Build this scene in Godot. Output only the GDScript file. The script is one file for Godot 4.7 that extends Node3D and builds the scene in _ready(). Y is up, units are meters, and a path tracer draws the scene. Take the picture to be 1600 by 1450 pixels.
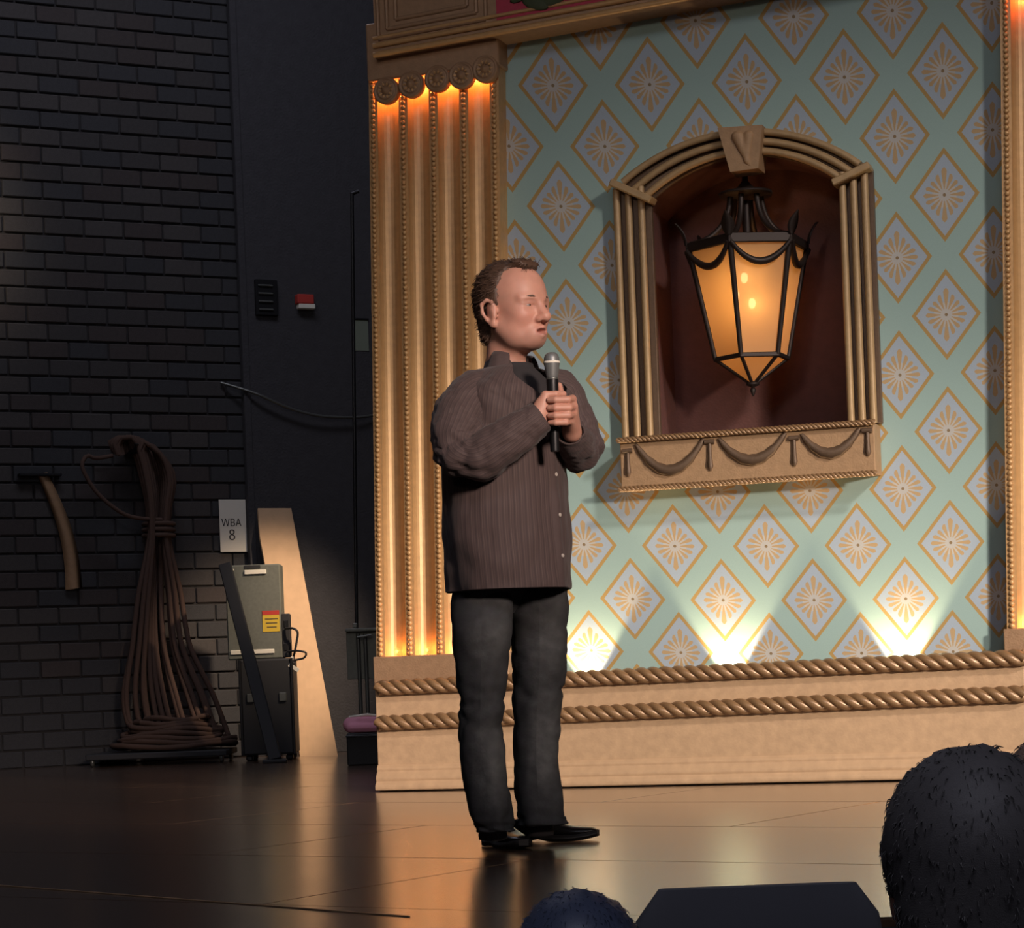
extends Node3D
# A speaker with a microphone on a theatre stage beside a gilded portal wall, seen from the front seats.

const FOCAL := 3600.0              # in pixels of the 1600 x 1450 frame
const EYE := 0.54                  # height of the lens above the stage floor
const HORIZON := 1050.0            # the lens is shifted up, so the horizon lies low in the frame
const ROLL := 0.0384               # tangent of the camera's roll
const PIT := -0.75                 # floor of the auditorium

var M := {}                        # materials
var WT := Transform3D()            # the portal wall: x along it, y up, z out of the wallpaper
var names := {}
var O := Vector3.ZERO              # what the mesh builder takes off every point
var rng := RandomNumberGenerator.new()
var noise := FastNoiseLite.new()

# ------------------------------------------------------------------ helpers
class MB:
	var v := PackedVector3Array()
	var n := PackedVector3Array()
	var uv := PackedVector2Array()
	var c := PackedColorArray()
	var ix := PackedInt32Array()
	var o := Vector3.ZERO
	var col := Color.WHITE
	func _init(off := Vector3.ZERO) -> void:
		o = off
	func put(p: Vector3, nn: Vector3, t := Vector2.ZERO) -> int:
		v.append(p - o)
		n.append(nn)
		uv.append(t)
		c.append(col)
		return v.size() - 1
	func tri_i(a: int, b: int, d: int) -> void:
		if (v[b] - v[a]).cross(v[d] - v[a]).dot(n[a] + n[b] + n[d]) > 0.0:
			ix.append_array(PackedInt32Array([a, d, b]))
		else:
			ix.append_array(PackedInt32Array([a, b, d]))
	func poly(pts: Array, nn: Vector3) -> void:
		var first := v.size()
		for p in pts:
			put(p, nn, Vector2(p.x, p.y))
		for k in range(1, pts.size() - 1):
			tri_i(first, first + k, first + k + 1)
	func tris(pts: PackedVector3Array, tri: PackedInt32Array, nn: Vector3) -> void:
		var first := v.size()
		for p in pts:
			put(p, nn, Vector2(p.x, p.y))
		for k in range(0, tri.size(), 3):
			tri_i(first + tri[k], first + tri[k + 1], first + tri[k + 2])
	# rows of points; wrap_u joins the ends of each row. Smooth normals, turned away from the rows' middles (or towards hint).
	func grid(rows: Array, wrap_u := false, hint := Vector3.ZERO, uvs: Array = []) -> void:
		var nr := rows.size()
		var nc: int = rows[0].size()
		var acc := PackedVector3Array()
		acc.resize(nr * nc)
		for r in range(nr - 1):
			for q in range(nc if wrap_u else nc - 1):
				var q2 := (q + 1) % nc
				var a: Vector3 = rows[r][q]
				var b: Vector3 = rows[r][q2]
				var d: Vector3 = rows[r + 1][q2]
				var e: Vector3 = rows[r + 1][q]
				var f := (d - a).cross(e - b)
				acc[r * nc + q] += f
				acc[r * nc + q2] += f
				acc[(r + 1) * nc + q2] += f
				acc[(r + 1) * nc + q] += f
		var sign_ := 0.0
		for r in nr:
			var mid := Vector3.ZERO
			for q in nc:
				mid += rows[r][q]
			mid /= nc
			for q in nc:
				sign_ += acc[r * nc + q].dot(hint if hint != Vector3.ZERO else rows[r][q] - mid)
		var s := -1.0 if sign_ < 0.0 else 1.0
		var first := v.size()
		for r in nr:
			for q in nc:
				var nn := acc[r * nc + q] * s
				put(rows[r][q], nn.normalized() if nn.length() > 1e-12 else Vector3.UP, uvs[r][q] if uvs else Vector2(float(q) / nc, float(r) / nr))
		for r in range(nr - 1):
			for q in range(nc if wrap_u else nc - 1):
				var q2 := (q + 1) % nc
				var a := first + r * nc + q
				var b := first + r * nc + q2
				var d := first + (r + 1) * nc + q2
				var e := first + (r + 1) * nc + q
				tri_i(a, b, d)
				tri_i(a, d, e)
	func cap(row: PackedVector3Array, nn: Vector3) -> void:
		var mid := Vector3.ZERO
		for p in row:
			mid += p
		mid /= row.size()
		var first := put(mid, nn)
		for p in row:
			put(p, nn)
		for k in row.size():
			tri_i(first, first + 1 + k, first + 1 + (k + 1) % row.size())
	func tube(pts: Array, rad: Array, seg := 8, caps := true) -> void:
		var rows := []
		var side := Vector3.ZERO
		for k in pts.size():
			var t: Vector3 = (pts[mini(k + 1, pts.size() - 1)] - pts[maxi(k - 1, 0)]).normalized()
			if side == Vector3.ZERO:
				side = t.cross(Vector3.UP if absf(t.y) < 0.9 else Vector3.RIGHT).normalized()
			side = (side - t * side.dot(t)).normalized()
			var up := t.cross(side)
			var row := PackedVector3Array()
			var r: float = rad[mini(k, rad.size() - 1)]
			for q in seg:
				var a := TAU * q / seg
				row.append(pts[k] + side * cos(a) * r + up * sin(a) * r)
			rows.append(row)
		grid(rows, true)
		if caps:
			cap(rows[0], (pts[0] - pts[1]).normalized())
			cap(rows[-1], (pts[-1] - pts[-2]).normalized())
	func lathe(prof: Array, xf: Transform3D, seg := 20) -> void:  # prof: (radius, height) along xf's y
		var rows := []
		for p in prof:
			var row := PackedVector3Array()
			for q in seg:
				var a := TAU * q / seg
				row.append(xf * Vector3(p.x * cos(a), p.y, p.x * sin(a)))
			rows.append(row)
		grid(rows, true)
		if prof[0].x > 1e-4:
			cap(rows[0], -xf.basis.y.normalized())
		if prof[-1].x > 1e-4:
			cap(rows[-1], xf.basis.y.normalized())
	func box(mid: Vector3, size: Vector3, b := Basis.IDENTITY, ch := 0.004) -> void:
		var h := size / 2
		ch = minf(ch, minf(h.x, minf(h.y, h.z)) * 0.9)
		var ax := [b.x, b.y, b.z]
		var hh := [h.x, h.y, h.z]
		for i in 3:
			var j := (i + 1) % 3
			var k := (i + 2) % 3
			for s in [-1.0, 1.0]:
				var q := []
				for e in [[-1, -1], [1, -1], [1, 1], [-1, 1]]:
					q.append(mid + ax[i] * hh[i] * s + ax[j] * (hh[j] - ch) * e[0] + ax[k] * (hh[k] - ch) * e[1])
				poly(q, ax[i] * s)
				if ch > 0.0:
					for s2 in [-1.0, 1.0]:   # the chamfer between face i and face j
						var q2 := []
						for e in [[1, -1], [1, 1], [0, 1], [0, -1]]:
							var pi: float = hh[i] if e[0] == 1 else hh[i] - ch
							var pj: float = hh[j] - ch if e[0] == 1 else hh[j]
							q2.append(mid + ax[i] * pi * s + ax[j] * pj * s2 + ax[k] * (hh[k] - ch) * e[1])
						poly(q2, (ax[i] * s + ax[j] * s2).normalized())
		if ch > 0.0:
			for sx in [-1.0, 1.0]:
				for sy in [-1.0, 1.0]:
					for sz in [-1.0, 1.0]:
						var sg := [sx, sy, sz]
						var q := []
						for f in 3:
							var p := mid
							for i in 3:
								p += ax[i] * sg[i] * (hh[i] if i == f else hh[i] - ch)
							q.append(p)
						poly(q, (ax[0] * sx + ax[1] * sy + ax[2] * sz).normalized())
	# a profile given in the plane of two axes, pushed along a third; flat faces
	func prism(outline: PackedVector2Array, org: Vector3, ex: Vector3, ey: Vector3, ez: Vector3, depth: float) -> void:
		var tri := Geometry2D.triangulate_polygon(outline)
		var a := PackedVector3Array()
		var b := PackedVector3Array()
		for p in outline:
			a.append(org + ex * p.x + ey * p.y)
			b.append(org + ex * p.x + ey * p.y + ez * depth)
		tris(a, tri, -ez)
		tris(b, tri, ez)
		var area := 0.0
		for k in outline.size():
			area += outline[k].cross(outline[(k + 1) % outline.size()])
		for k in outline.size():
			var k2 := (k + 1) % outline.size()
			var e := outline[k2] - outline[k]
			var nn := Vector2(e.y, -e.x) * signf(area)
			poly([a[k], a[k2], b[k2], b[k]], (ex * nn.x + ey * nn.y).normalized())
	func ball(mid: Vector3, r: Vector3, b := Basis.IDENTITY, seg := 10, rings := 6) -> void:
		var rows := []
		for k in rings + 1:
			var t := PI * (k + 0.001) / (rings + 0.002)
			var row := PackedVector3Array()
			for q in seg:
				var a := TAU * q / seg
				row.append(mid + b * (Vector3(sin(t) * cos(a), cos(t), sin(t) * sin(a)) * r))
			rows.append(row)
		grid(rows, true)
	func mesh() -> ArrayMesh:
		var a := []
		a.resize(Mesh.ARRAY_MAX)
		a[Mesh.ARRAY_VERTEX] = v
		a[Mesh.ARRAY_NORMAL] = n
		a[Mesh.ARRAY_TEX_UV] = uv
		a[Mesh.ARRAY_COLOR] = c
		a[Mesh.ARRAY_INDEX] = ix
		var m := ArrayMesh.new()
		m.add_surface_from_arrays(Mesh.PRIMITIVE_TRIANGLES, a)
		return m


# A soft union of limbs and lumps, meshed as surface nets.
# prim: [kind 0 cone-capsule / 1 ellipsoid, blend k (negative k: carve away), a, b, ra, rb] or [1, k, mid, radii, inverse basis]
class Field:
	var p: Array = []
	func bone(a: Vector3, b: Vector3, ra: float, rb: float, k := 0.02) -> void:
		p.append([0, k, a, b, ra, rb])
	func lump(mid: Vector3, r: Vector3, k := 0.02, b := Basis.IDENTITY) -> void:
		p.append([1, k, mid, r, b.inverse()])
	func slab(nrm: Vector3, d: float, nrm2: Vector3, d2: float, k := -0.01) -> void:   # carve where both half spaces hold
		p.append([2, k, nrm, d, nrm2, d2])
	func one(q: Array, x: Vector3) -> float:
		if q[0] == 0:
			var ab: Vector3 = q[3] - q[2]
			var t := clampf((x - q[2]).dot(ab) / maxf(ab.length_squared(), 1e-9), 0.0, 1.0)
			return x.distance_to(q[2] + ab * t) - lerpf(q[4], q[5], t)
		if q[0] == 1:
			var l: Vector3 = q[4] * (x - q[2])
			var r: Vector3 = q[3]
			var k0 := (l / r).length()
			var k1 := (l / (r * r)).length()
			return k0 * (k0 - 1.0) / maxf(k1, 1e-6) if k0 > 1e-6 else -minf(r.x, minf(r.y, r.z))
		return maxf(q[2].dot(x) - q[3], q[4].dot(x) - q[5])
	func value(x: Vector3, use: Array) -> float:
		var d := 10.0
		for q in use:
			var e := one(q, x)
			var k: float = q[1]
			if k >= 0.0:
				if k < 1e-5:
					d = minf(d, e)
				else:
					var h := maxf(k - absf(d - e), 0.0) / k
					d = minf(d, e) - h * h * k * 0.25
			else:
				var h2 := maxf(-k - absf(-e - d), 0.0) / -k
				d = maxf(d, -e) + h2 * h2 * -k * 0.25
		return d
	func build(mb: MB, lo: Vector3, hi: Vector3, cell: float, xf := Transform3D.IDENTITY, paint: Variant = null) -> void:
		var n := Vector3i(((hi - lo) / cell).ceil()) + Vector3i.ONE
		var bs := 4
		n = Vector3i(ceili(float(n.x - 1) / bs) * bs + 1, ceili(float(n.y - 1) / bs) * bs + 1, ceili(float(n.z - 1) / bs) * bs + 1)
		var val := PackedFloat32Array()
		val.resize(n.x * n.y * n.z)
		val.fill(1e3)
		var vid := PackedInt32Array()
		vid.resize(n.x * n.y * n.z)
		vid.fill(-1)
		var sx := 1
		var sy := n.x
		var sz := n.x * n.y
		var rad := bs * cell * 0.5 * 1.7321
		var blocks := []
		var big := bs * 4
		var brad := rad * 4.0
		for gz in range(0, n.z - 1, big):
			for gy in range(0, n.y - 1, big):
				for gx in range(0, n.x - 1, big):
					var gm := lo + Vector3(gx + big * 0.5, gy + big * 0.5, gz + big * 0.5) * cell
					var gv := value(gm, p)
					if absf(gv) > brad * 1.5 + 0.006:
						continue
					var wide := []
					for q in p:
						if q[0] == 2 or one(q, gm) < absf(gv) + brad * 2.4 + absf(q[1]):
							wide.append(q)
					for bz in range(gz, mini(gz + big, n.z - 1), bs):
						for by in range(gy, mini(gy + big, n.y - 1), bs):
							for bx in range(gx, mini(gx + big, n.x - 1), bs):
								var mid := lo + Vector3(bx + bs * 0.5, by + bs * 0.5, bz + bs * 0.5) * cell
								var here0 := value(mid, wide)
								if absf(here0) > rad * 1.6 + 0.006:
									continue
								var use := []
								for q in wide:
									if q[0] == 2 or one(q, mid) < absf(here0) + rad * 2.4 + absf(q[1]):
										use.append(q)
								blocks.append(Vector3i(bx, by, bz))
								for z in range(bz, bz + bs + 1):
									for y in range(by, by + bs + 1):
										for x in range(bx, bx + bs + 1):
											var i := x + y * sy + z * sz
											if val[i] > 999.0:
												val[i] = value(lo + Vector3(x, y, z) * cell, use)
		var off := [0, sx, sy, sx + sy, sz, sx + sz, sy + sz, sx + sy + sz]
		var co := [Vector3(0, 0, 0), Vector3(1, 0, 0), Vector3(0, 1, 0), Vector3(1, 1, 0), Vector3(0, 0, 1), Vector3(1, 0, 1), Vector3(0, 1, 1), Vector3(1, 1, 1)]
		var edges := [[0, 1], [2, 3], [4, 5], [6, 7], [0, 2], [1, 3], [4, 6], [5, 7], [0, 4], [1, 5], [2, 6], [3, 7]]
		var pts := PackedVector3Array()
		for b in blocks:
			for z in range(b.z, b.z + bs):
				for y in range(b.y, b.y + bs):
					for x in range(b.x, b.x + bs):
						var i: int = x + y * sy + z * sz
						var neg := 0
						for k in 8:
							if val[i + off[k]] < 0.0:
								neg += 1
						if neg == 0 or neg == 8:
							continue
						var sum := Vector3.ZERO
						var cnt := 0
						for e in edges:
							var va := val[i + off[e[0]]]
							var vb := val[i + off[e[1]]]
							if (va < 0.0) != (vb < 0.0):
								sum += co[e[0]].lerp(co[e[1]], va / (va - vb))
								cnt += 1
						vid[i] = pts.size()
						pts.append(lo + (Vector3(x, y, z) + sum / cnt) * cell)
		var tri := PackedInt32Array()
		var dirs := [[sx, sy, sz], [sy, sz, sx], [sz, sx, sy]]
		for b in blocks:
			for z in range(b.z, b.z + bs):
				for y in range(b.y, b.y + bs):
					for x in range(b.x, b.x + bs):
						var i: int = x + y * sy + z * sz
						var here := val[i] < 0.0
						for d in dirs:
							if (val[i + d[0]] < 0.0) == here or val[i + d[0]] > 999.0 or val[i] > 999.0:
								continue
							var i0: int = i - d[1] - d[2]
							if i0 < 0:
								continue
							var a := vid[i]
							var b2 := vid[i - d[1]]
							var c2 := vid[i0]
							var e2 := vid[i - d[2]]
							if a < 0 or b2 < 0 or c2 < 0 or e2 < 0:
								continue
							if here:
								tri.append_array(PackedInt32Array([a, c2, b2, a, e2, c2]))
							else:
								tri.append_array(PackedInt32Array([a, b2, c2, a, c2, e2]))
		var nn := PackedVector3Array()
		nn.resize(pts.size())
		for k in range(0, tri.size(), 3):
			var f := (pts[tri[k + 2]] - pts[tri[k]]).cross(pts[tri[k + 1]] - pts[tri[k]])
			for e in 3:
				nn[tri[k + e]] += f
		var first := mb.v.size()
		for k in pts.size():
			var q := nn[k].normalized()
			if paint != null:
				mb.col = paint.call(pts[k], q)
			mb.put(xf * pts[k], (xf.basis * q).normalized(), Vector2(pts[k].x, pts[k].y))
		mb.col = Color.WHITE
		for k in tri.size():
			tri[k] += first
		mb.ix.append_array(tri)


func numbered(called: String) -> String:
	names[called] = names.get(called, -1) + 1
	return called if names[called] == 0 else "%s_%03d" % [called, names[called]]

func obj(called: String, mb: MB, mat: Material, parent: Node = null) -> MeshInstance3D:
	var o := MeshInstance3D.new()
	o.mesh = mb.mesh()
	o.material_override = mat
	if parent == null:
		o.name = numbered(called)
		add_child(o)
	else:
		o.name = called
		parent.add_child(o, true)
		if o.name != called:                      # Godot's own numbering has no underscore
			var k := 1
			while parent.has_node("%s_%03d" % [called, k]):
				k += 1
			o.name = "%s_%03d" % [called, k]
	return o

func again(called: String, mesh: Mesh, mat: Material, xf: Transform3D, parent: Node, k: int) -> MeshInstance3D:
	var o := MeshInstance3D.new()
	o.mesh = mesh
	o.material_override = mat
	o.transform = xf
	o.name = called if k == 0 else "%s_%03d" % [called, k]
	parent.add_child(o, true)
	return o

func tag(o: Node, label: String, category: String, group := "") -> void:
	o.set_meta("label", label)
	o.set_meta("category", category)
	if group:
		o.set_meta("group", group)

func thing(called: String, label: String, category: String, xf := Transform3D.IDENTITY, group := "") -> Node3D:
	var o := Node3D.new()
	o.name = numbered(called)
	o.transform = xf
	add_child(o)
	tag(o, label, category, group)
	return o

func structure(o: Node, label := "", category := "") -> Node:
	o.set_meta("kind", "structure")
	if label:
		tag(o, label, category)
	return o

func at(p: Vector3) -> Transform3D:
	return Transform3D(Basis.IDENTITY, p)

# the ray through a pixel of the frame, as a step per metre of depth
func ray(px: float, py: float) -> Vector3:
	var a := (px - 800.0) / FOCAL
	var b := (HORIZON - py) / FOCAL
	var c := 1.0 / sqrt(1.0 + ROLL * ROLL)
	var s := ROLL * c
	return Vector3(a * c + b * s, -a * s + b * c, -1.0)

func deep(px: float, py: float, depth: float) -> Vector3:
	return Vector3(0, EYE, 0) + ray(px, py) * depth

func on_floor(px: float, py: float) -> Vector3:
	var r := ray(px, py)
	return Vector3(0, EYE, 0) + r * (-EYE / r.y)

# a point of the portal wall, w metres in front of the wallpaper, in the wall's own axes
func wp(px: float, py: float, w: float) -> Vector3:
	var r := WT.basis.inverse() * ray(px, py)
	var c := WT.affine_inverse() * Vector3(0, EYE, 0)
	return c + r * ((w - c.z) / r.z)

func wthing(called: String, label: String, category: String, base: Vector3, group := "") -> Node3D:
	O = base
	return thing(called, label, category, WT * at(base), group)

func mb() -> MB:
	return MB.new(O)

func srgb(r: int, g: int, b: int) -> Color:
	return Color8(r, g, b)

func mat(called: String, col: Color, rough: float, metal := 0.0, spec := 0.5) -> StandardMaterial3D:
	var m := StandardMaterial3D.new()
	m.resource_name = called
	m.albedo_color = col
	m.roughness = rough
	m.metallic = metal
	m.metallic_specular = spec
	M[called] = m
	return m

func noise_tex(freq: float, size := 512, seed_ := 1, normal := false, lo := Color.BLACK, hi := Color.WHITE, bump := 4.0) -> NoiseTexture2D:
	var f := FastNoiseLite.new()
	f.seed = seed_
	f.frequency = freq
	f.fractal_octaves = 4
	var t := NoiseTexture2D.new()
	t.width = size
	t.height = size
	t.seamless = true
	t.noise = f
	t.as_normal_map = normal
	t.bump_strength = bump
	if not normal:
		var g := Gradient.new()
		g.colors = PackedColorArray([lo, hi])
		t.color_ramp = g
	return t

func rough_up(m: StandardMaterial3D, tex: Texture2D, nrm: Texture2D, scale: float, depth := 0.5) -> void:
	m.uv1_triplanar = true
	m.uv1_scale = Vector3.ONE * scale
	if tex:
		m.albedo_texture = tex
	if nrm:
		m.normal_enabled = true
		m.normal_texture = nrm
		m.normal_scale = depth

func spot(called: String, from: Vector3, to: Vector3, energy: float, angle: float, col: Color, size := 0.15, soft := 0.6) -> SpotLight3D:
	var l := SpotLight3D.new()
	l.name = called
	l.light_color = col
	l.light_energy = energy
	l.spot_angle = angle
	l.spot_angle_attenuation = soft
	l.spot_range = 40.0
	l.spot_attenuation = 2.0
	l.light_size = size
	l.shadow_enabled = true
	add_child(l, true)
	var up := Vector3.UP if absf((to - from).normalized().y) < 0.95 else Vector3.RIGHT
	l.look_at_from_position(from, to, up)
	return l

func omni(called: String, p: Vector3, energy: float, col: Color, size := 0.02) -> OmniLight3D:
	var l := OmniLight3D.new()
	l.name = called
	l.light_color = col
	l.light_energy = energy
	l.omni_range = 30.0
	l.omni_attenuation = 2.0
	l.light_size = size
	l.shadow_enabled = true
	l.position = p
	add_child(l, true)
	return l

# a stage lamp out of frame: can, yoke and a glowing lens, with its light just in front of the lens
func stage_lamp(label: String, from: Vector3, to: Vector3, energy: float, angle: float, col: Color, soft: float, size := 0.15) -> void:
	var t := thing("stage_lamp", label, "stage lamp", Transform3D(Basis.looking_at(to - from), from))
	var hp := MB.new()
	hp.tube([t.transform.affine_inverse() * (from - (to - from).normalized() * 0.2 + Vector3(0, 0.16, 0)), t.transform.affine_inverse() * Vector3(from.x - (to - from).normalized().x * 0.2, 7.9, from.z - (to - from).normalized().z * 0.2)], [0.02], 8)
	obj("hanger_pipe", hp, M.black_metal, t)
	var b := MB.new()
	b.lathe([Vector2(0.10, 0.42), Vector2(0.13, 0.36), Vector2(0.14, 0.12), Vector2(0.15, 0.05), Vector2(0.15, 0.0)], Transform3D(Basis(Vector3.RIGHT, PI / 2), Vector3.ZERO), 20)
	obj("can", b, M.black_metal, t)
	var y := MB.new()
	y.box(Vector3(0, 0.19, 0.2), Vector3(0.34, 0.012, 0.03))
	y.box(Vector3(-0.17, 0.09, 0.2), Vector3(0.012, 0.2, 0.03))
	y.box(Vector3(0.17, 0.09, 0.2), Vector3(0.012, 0.2, 0.03))
	obj("yoke", y, M.black_metal, t)
	var g := MB.new()
	g.lathe([Vector2(0.12, 0.0), Vector2(0.12, 0.006)], Transform3D(Basis(Vector3.RIGHT, -PI / 2), Vector3(0, 0, -0.002)), 20)
	obj("lamp_lens", g, M.lens, t)
	spot("stage_light", from + (to - from).normalized() * 0.2, to, energy, angle, col, size, soft)

# ------------------------------------------------------------------ the scene
func _ready() -> void:
	rng.seed = 11
	noise.seed = 5
	noise.frequency = 1.0
	noise.fractal_octaves = 3
	var cam := Camera3D.new()
	cam.name = "camera"
	cam.projection = Camera3D.PROJECTION_FRUSTUM
	cam.keep_aspect = Camera3D.KEEP_HEIGHT
	cam.near = 0.1
	cam.far = 100.0
	cam.size = 1450.0 / FOCAL * cam.near
	cam.frustum_offset = Vector2(0, (HORIZON - 725.0) / FOCAL * cam.near)
	cam.position = Vector3(0, EYE, 0)
	cam.rotation.z = -atan(ROLL)
	add_child(cam)
	cam.current = true
	var we := WorldEnvironment.new()
	we.name = "world_environment"
	var env := Environment.new()
	env.background_mode = Environment.BG_COLOR
	env.background_color = Color(0.02, 0.02, 0.022)
	env.tonemap_mode = Environment.TONE_MAPPER_LINEAR
	env.tonemap_exposure = 1.0
	env.sdfgi_enabled = true
	env.ssao_enabled = true
	env.ssil_enabled = true
	we.environment = env
	add_child(we)
	var d := Vector3(0.942704, 0, 0.33363)
	var n := Vector3(-0.33363, 0, 0.942704)
	WT = Transform3D(Basis(d, Vector3.UP, n), Vector3(-0.6491, 0, -10.8676) - n * 0.14)
	materials()
	stage_lamp("black stage lamp high on the right that lights the portal", Vector3(5.2, 6.2, -2.6), Vector3(0.95, 0.75, -9.9), 50.0, 17.5, srgb(255, 243, 233), 1.0, 0.4)
	stage_lamp("black stage lamp low on the right that lights the plinth and the floor", Vector3(6.0, 2.4, -1.5), Vector3(1.0, 0.25, -10.0), 92.0, 12.5, srgb(255, 240, 224), 1.0, 0.3)
	stage_lamp("black stage lamp above the seats that lights the speaker's face", Vector3(3.6, 3.6, 1.0), Vector3(0.1, 1.3, -6.96), 80.0, 8.0, srgb(255, 230, 216), 1.0, 0.6)
	stage_lamp("black lamp added as unseen dim wide fill above the seats on the left", Vector3(-3.5, 4.8, 2.0), Vector3(0.1, 2.7, -10.6), 13.0, 15.0, srgb(255, 236, 218), 1.0, 0.5)  # added fill from the left, brightens the upper pilaster
	stage_lamp("black work lamp backstage aimed at the leaning board", Vector3(0.7, 3.6, -13.6), on_floor(490, 1181) + Vector3(-0.12, 0.85, 0), 24.0, 13.0, srgb(255, 226, 196), 0.9, 0.1)
	stage_lamp("black work lamp backstage washing the brick wall", Vector3(-4.6, 5.6, -11.5), Vector3(-4.5, 3.9, -15.9), 40.0, 16.0, srgb(255, 232, 205), 1.0, 0.3)
	fill_panels()
	stage_floor()
	shell()
	portal_wall()
	portal_base()
	pilaster(0)
	pilaster(1)
	cornice()
	niche()
	lantern()
	brick_wall()
	backstage()
	speaker()
	audience()

func materials() -> void:
	var grain := noise_tex(0.02, 512, 3, false, srgb(232, 232, 232), srgb(255, 255, 255))
	var fine := noise_tex(0.08, 512, 8, true, Color.BLACK, Color.WHITE, 3.0)
	mat("black_metal", srgb(46, 46, 48), 0.45, 0.6)
	var lens := mat("lens", srgb(255, 240, 220), 0.4)
	lens.emission_enabled = true
	lens.emission = srgb(255, 225, 190)
	lens.emission_energy_multiplier = 1.0
	var hp := mat("fill_panel", srgb(235, 235, 240), 0.6)  # glowing face of the added fill panels
	hp.emission_enabled = true
	hp.emission = srgb(225, 230, 255)
	hp.emission_energy_multiplier = 0.3
	rough_up(mat("dark_wall", srgb(66, 65, 68), 0.9), grain, fine, 1.0)
	rough_up(mat("tan_paint", srgb(202, 166, 130), 0.55), grain, fine, 1.5, 0.12)
	rough_up(mat("gold_paint", srgb(214, 168, 114), 0.4, 0.2), grain, fine, 2.0, 0.08)
	rough_up(mat("niche_gold", srgb(184, 152, 110), 0.45, 0.15), grain, fine, 2.0, 0.08)
	rough_up(mat("brown_gold", srgb(172, 136, 104), 0.5, 0.15), grain, fine, 2.0, 0.3)
	rough_up(mat("rope_gold", srgb(152, 118, 84), 0.33, 0.2), grain, fine, 5.0, 0.1)
	rough_up(mat("stone_tan", srgb(176, 140, 104), 0.6, 0.05), grain, fine, 2.0, 0.3)
	rough_up(mat("niche_red", srgb(104, 66, 60), 0.8), grain, fine, 1.5, 0.3)
	rough_up(mat("swag_bronze", srgb(110, 88, 70), 0.5, 0.3), grain, fine, 4.0, 0.4)
	rough_up(mat("iron", srgb(52, 42, 38), 0.5, 0.5), null, fine, 6.0, 0.3)
	rough_up(mat("panel_red", srgb(190, 60, 84), 0.7), grain, null, 2.0)
	rough_up(mat("leaf_green", srgb(70, 78, 50), 0.7), grain, null, 2.0)
	var glass := mat("lamp_glass", Color(srgb(226, 184, 138), 0.955), 0.6)
	glass.transparency = BaseMaterial3D.TRANSPARENCY_ALPHA
	glass.backlight_enabled = true
	glass.backlight = Color(1.0, 0.82, 0.58)
	for b in [["bulb", srgb(255, 214, 150), 14.0], ["flute_bulb", srgb(255, 150, 60), 6.0], ["uplight_lens", srgb(255, 225, 170), 4.0]]:
		var e := mat(b[0], b[1], 0.5)
		e.emission_enabled = true
		e.emission = b[1]
		e.emission_energy_multiplier = b[2]
	var fl := mat("stage_wood", srgb(104, 80, 64), 0.22)
	fl.uv1_triplanar = true
	fl.uv1_scale = Vector3(0.6, 0.6, 4.0)
	fl.albedo_texture = noise_tex(0.012, 1024, 21, false, srgb(176, 168, 160), srgb(255, 255, 255))
	fl.roughness_texture = noise_tex(0.01, 512, 22, false, srgb(210, 210, 210), srgb(255, 255, 255))
	fl.clearcoat_enabled = true
	fl.clearcoat = 1.0
	fl.clearcoat_roughness = 0.24
	mat("gap_black", srgb(50, 48, 48), 0.9)
	for k in 4:
		rough_up(mat("brick_%d" % k, [srgb(64, 61, 60), srgb(72, 68, 66), srgb(59, 59, 61), srgb(67, 60, 58)][k], 0.85), grain, fine, 3.0, 0.6)
	rough_up(mat("rope_brown", srgb(88, 66, 55), 0.9), grain, fine, 8.0, 0.6)
	rough_up(mat("plywood", srgb(214, 176, 136), 0.7), grain, null, 1.0)
	rough_up(mat("grey_box", srgb(122, 124, 114), 0.5, 0.2), grain, null, 3.0)
	mat("paper", srgb(236, 230, 214), 0.9)
	mat("ink", srgb(70, 66, 62), 0.9)
	mat("label_yellow", srgb(214, 180, 60), 0.7)
	mat("label_red", srgb(190, 60, 50), 0.7)
	mat("pink_cloth", srgb(232, 158, 180), 0.95)
	mat("rubber", srgb(44, 44, 46), 0.7)
	mat("dull_steel", srgb(110, 112, 108), 0.4, 0.6)
	mat("notice_green", srgb(120, 128, 112), 0.9)
	# people
	var sk := mat("skin", Color.WHITE, 0.5)
	sk.vertex_color_use_as_albedo = true
	rough_up(sk, null, fine, 14.0, 0.12)
	sk.subsurf_scatter_enabled = true
	sk.subsurf_scatter_strength = 0.12
	rough_up(mat("hair_brown", srgb(86, 64, 50), 0.55), grain, fine, 12.0, 0.6)
	mat("eye_white", srgb(160, 144, 136), 0.25)
	mat("iris", srgb(50, 40, 34), 0.2)
	var im := Image.create(256, 4, false, Image.FORMAT_RGB8)
	for x in 256:
		var base := srgb(72, 57, 55)
		var k := x % 64
		if k < 7:
			base = srgb(90, 74, 68)
		elif k > 24 and k < 29:
			base = srgb(82, 66, 62)
		elif k > 42 and k < 50:
			base = srgb(60, 48, 47)
		for y in 4:
			im.set_pixel(x, y, base.lightened(rng.randf() * 0.03))
	var sh := mat("shirt_stripe", Color.WHITE, 0.8)
	sh.albedo_texture = ImageTexture.create_from_image(im)
	sh.uv1_scale = Vector3(18.0, 1, 1)
	sh.rim_enabled = true
	sh.rim = 0.2
	rough_up(mat("black_knit", srgb(46, 43, 44), 0.95), null, fine, 20.0, 0.4)
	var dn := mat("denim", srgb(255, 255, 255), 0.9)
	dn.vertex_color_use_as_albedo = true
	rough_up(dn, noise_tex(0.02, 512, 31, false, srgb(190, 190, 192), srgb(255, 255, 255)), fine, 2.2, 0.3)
	mat("shoe_black", srgb(22, 21, 21), 0.24)
	mat("sole_black", srgb(20, 18, 17), 0.6)
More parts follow.
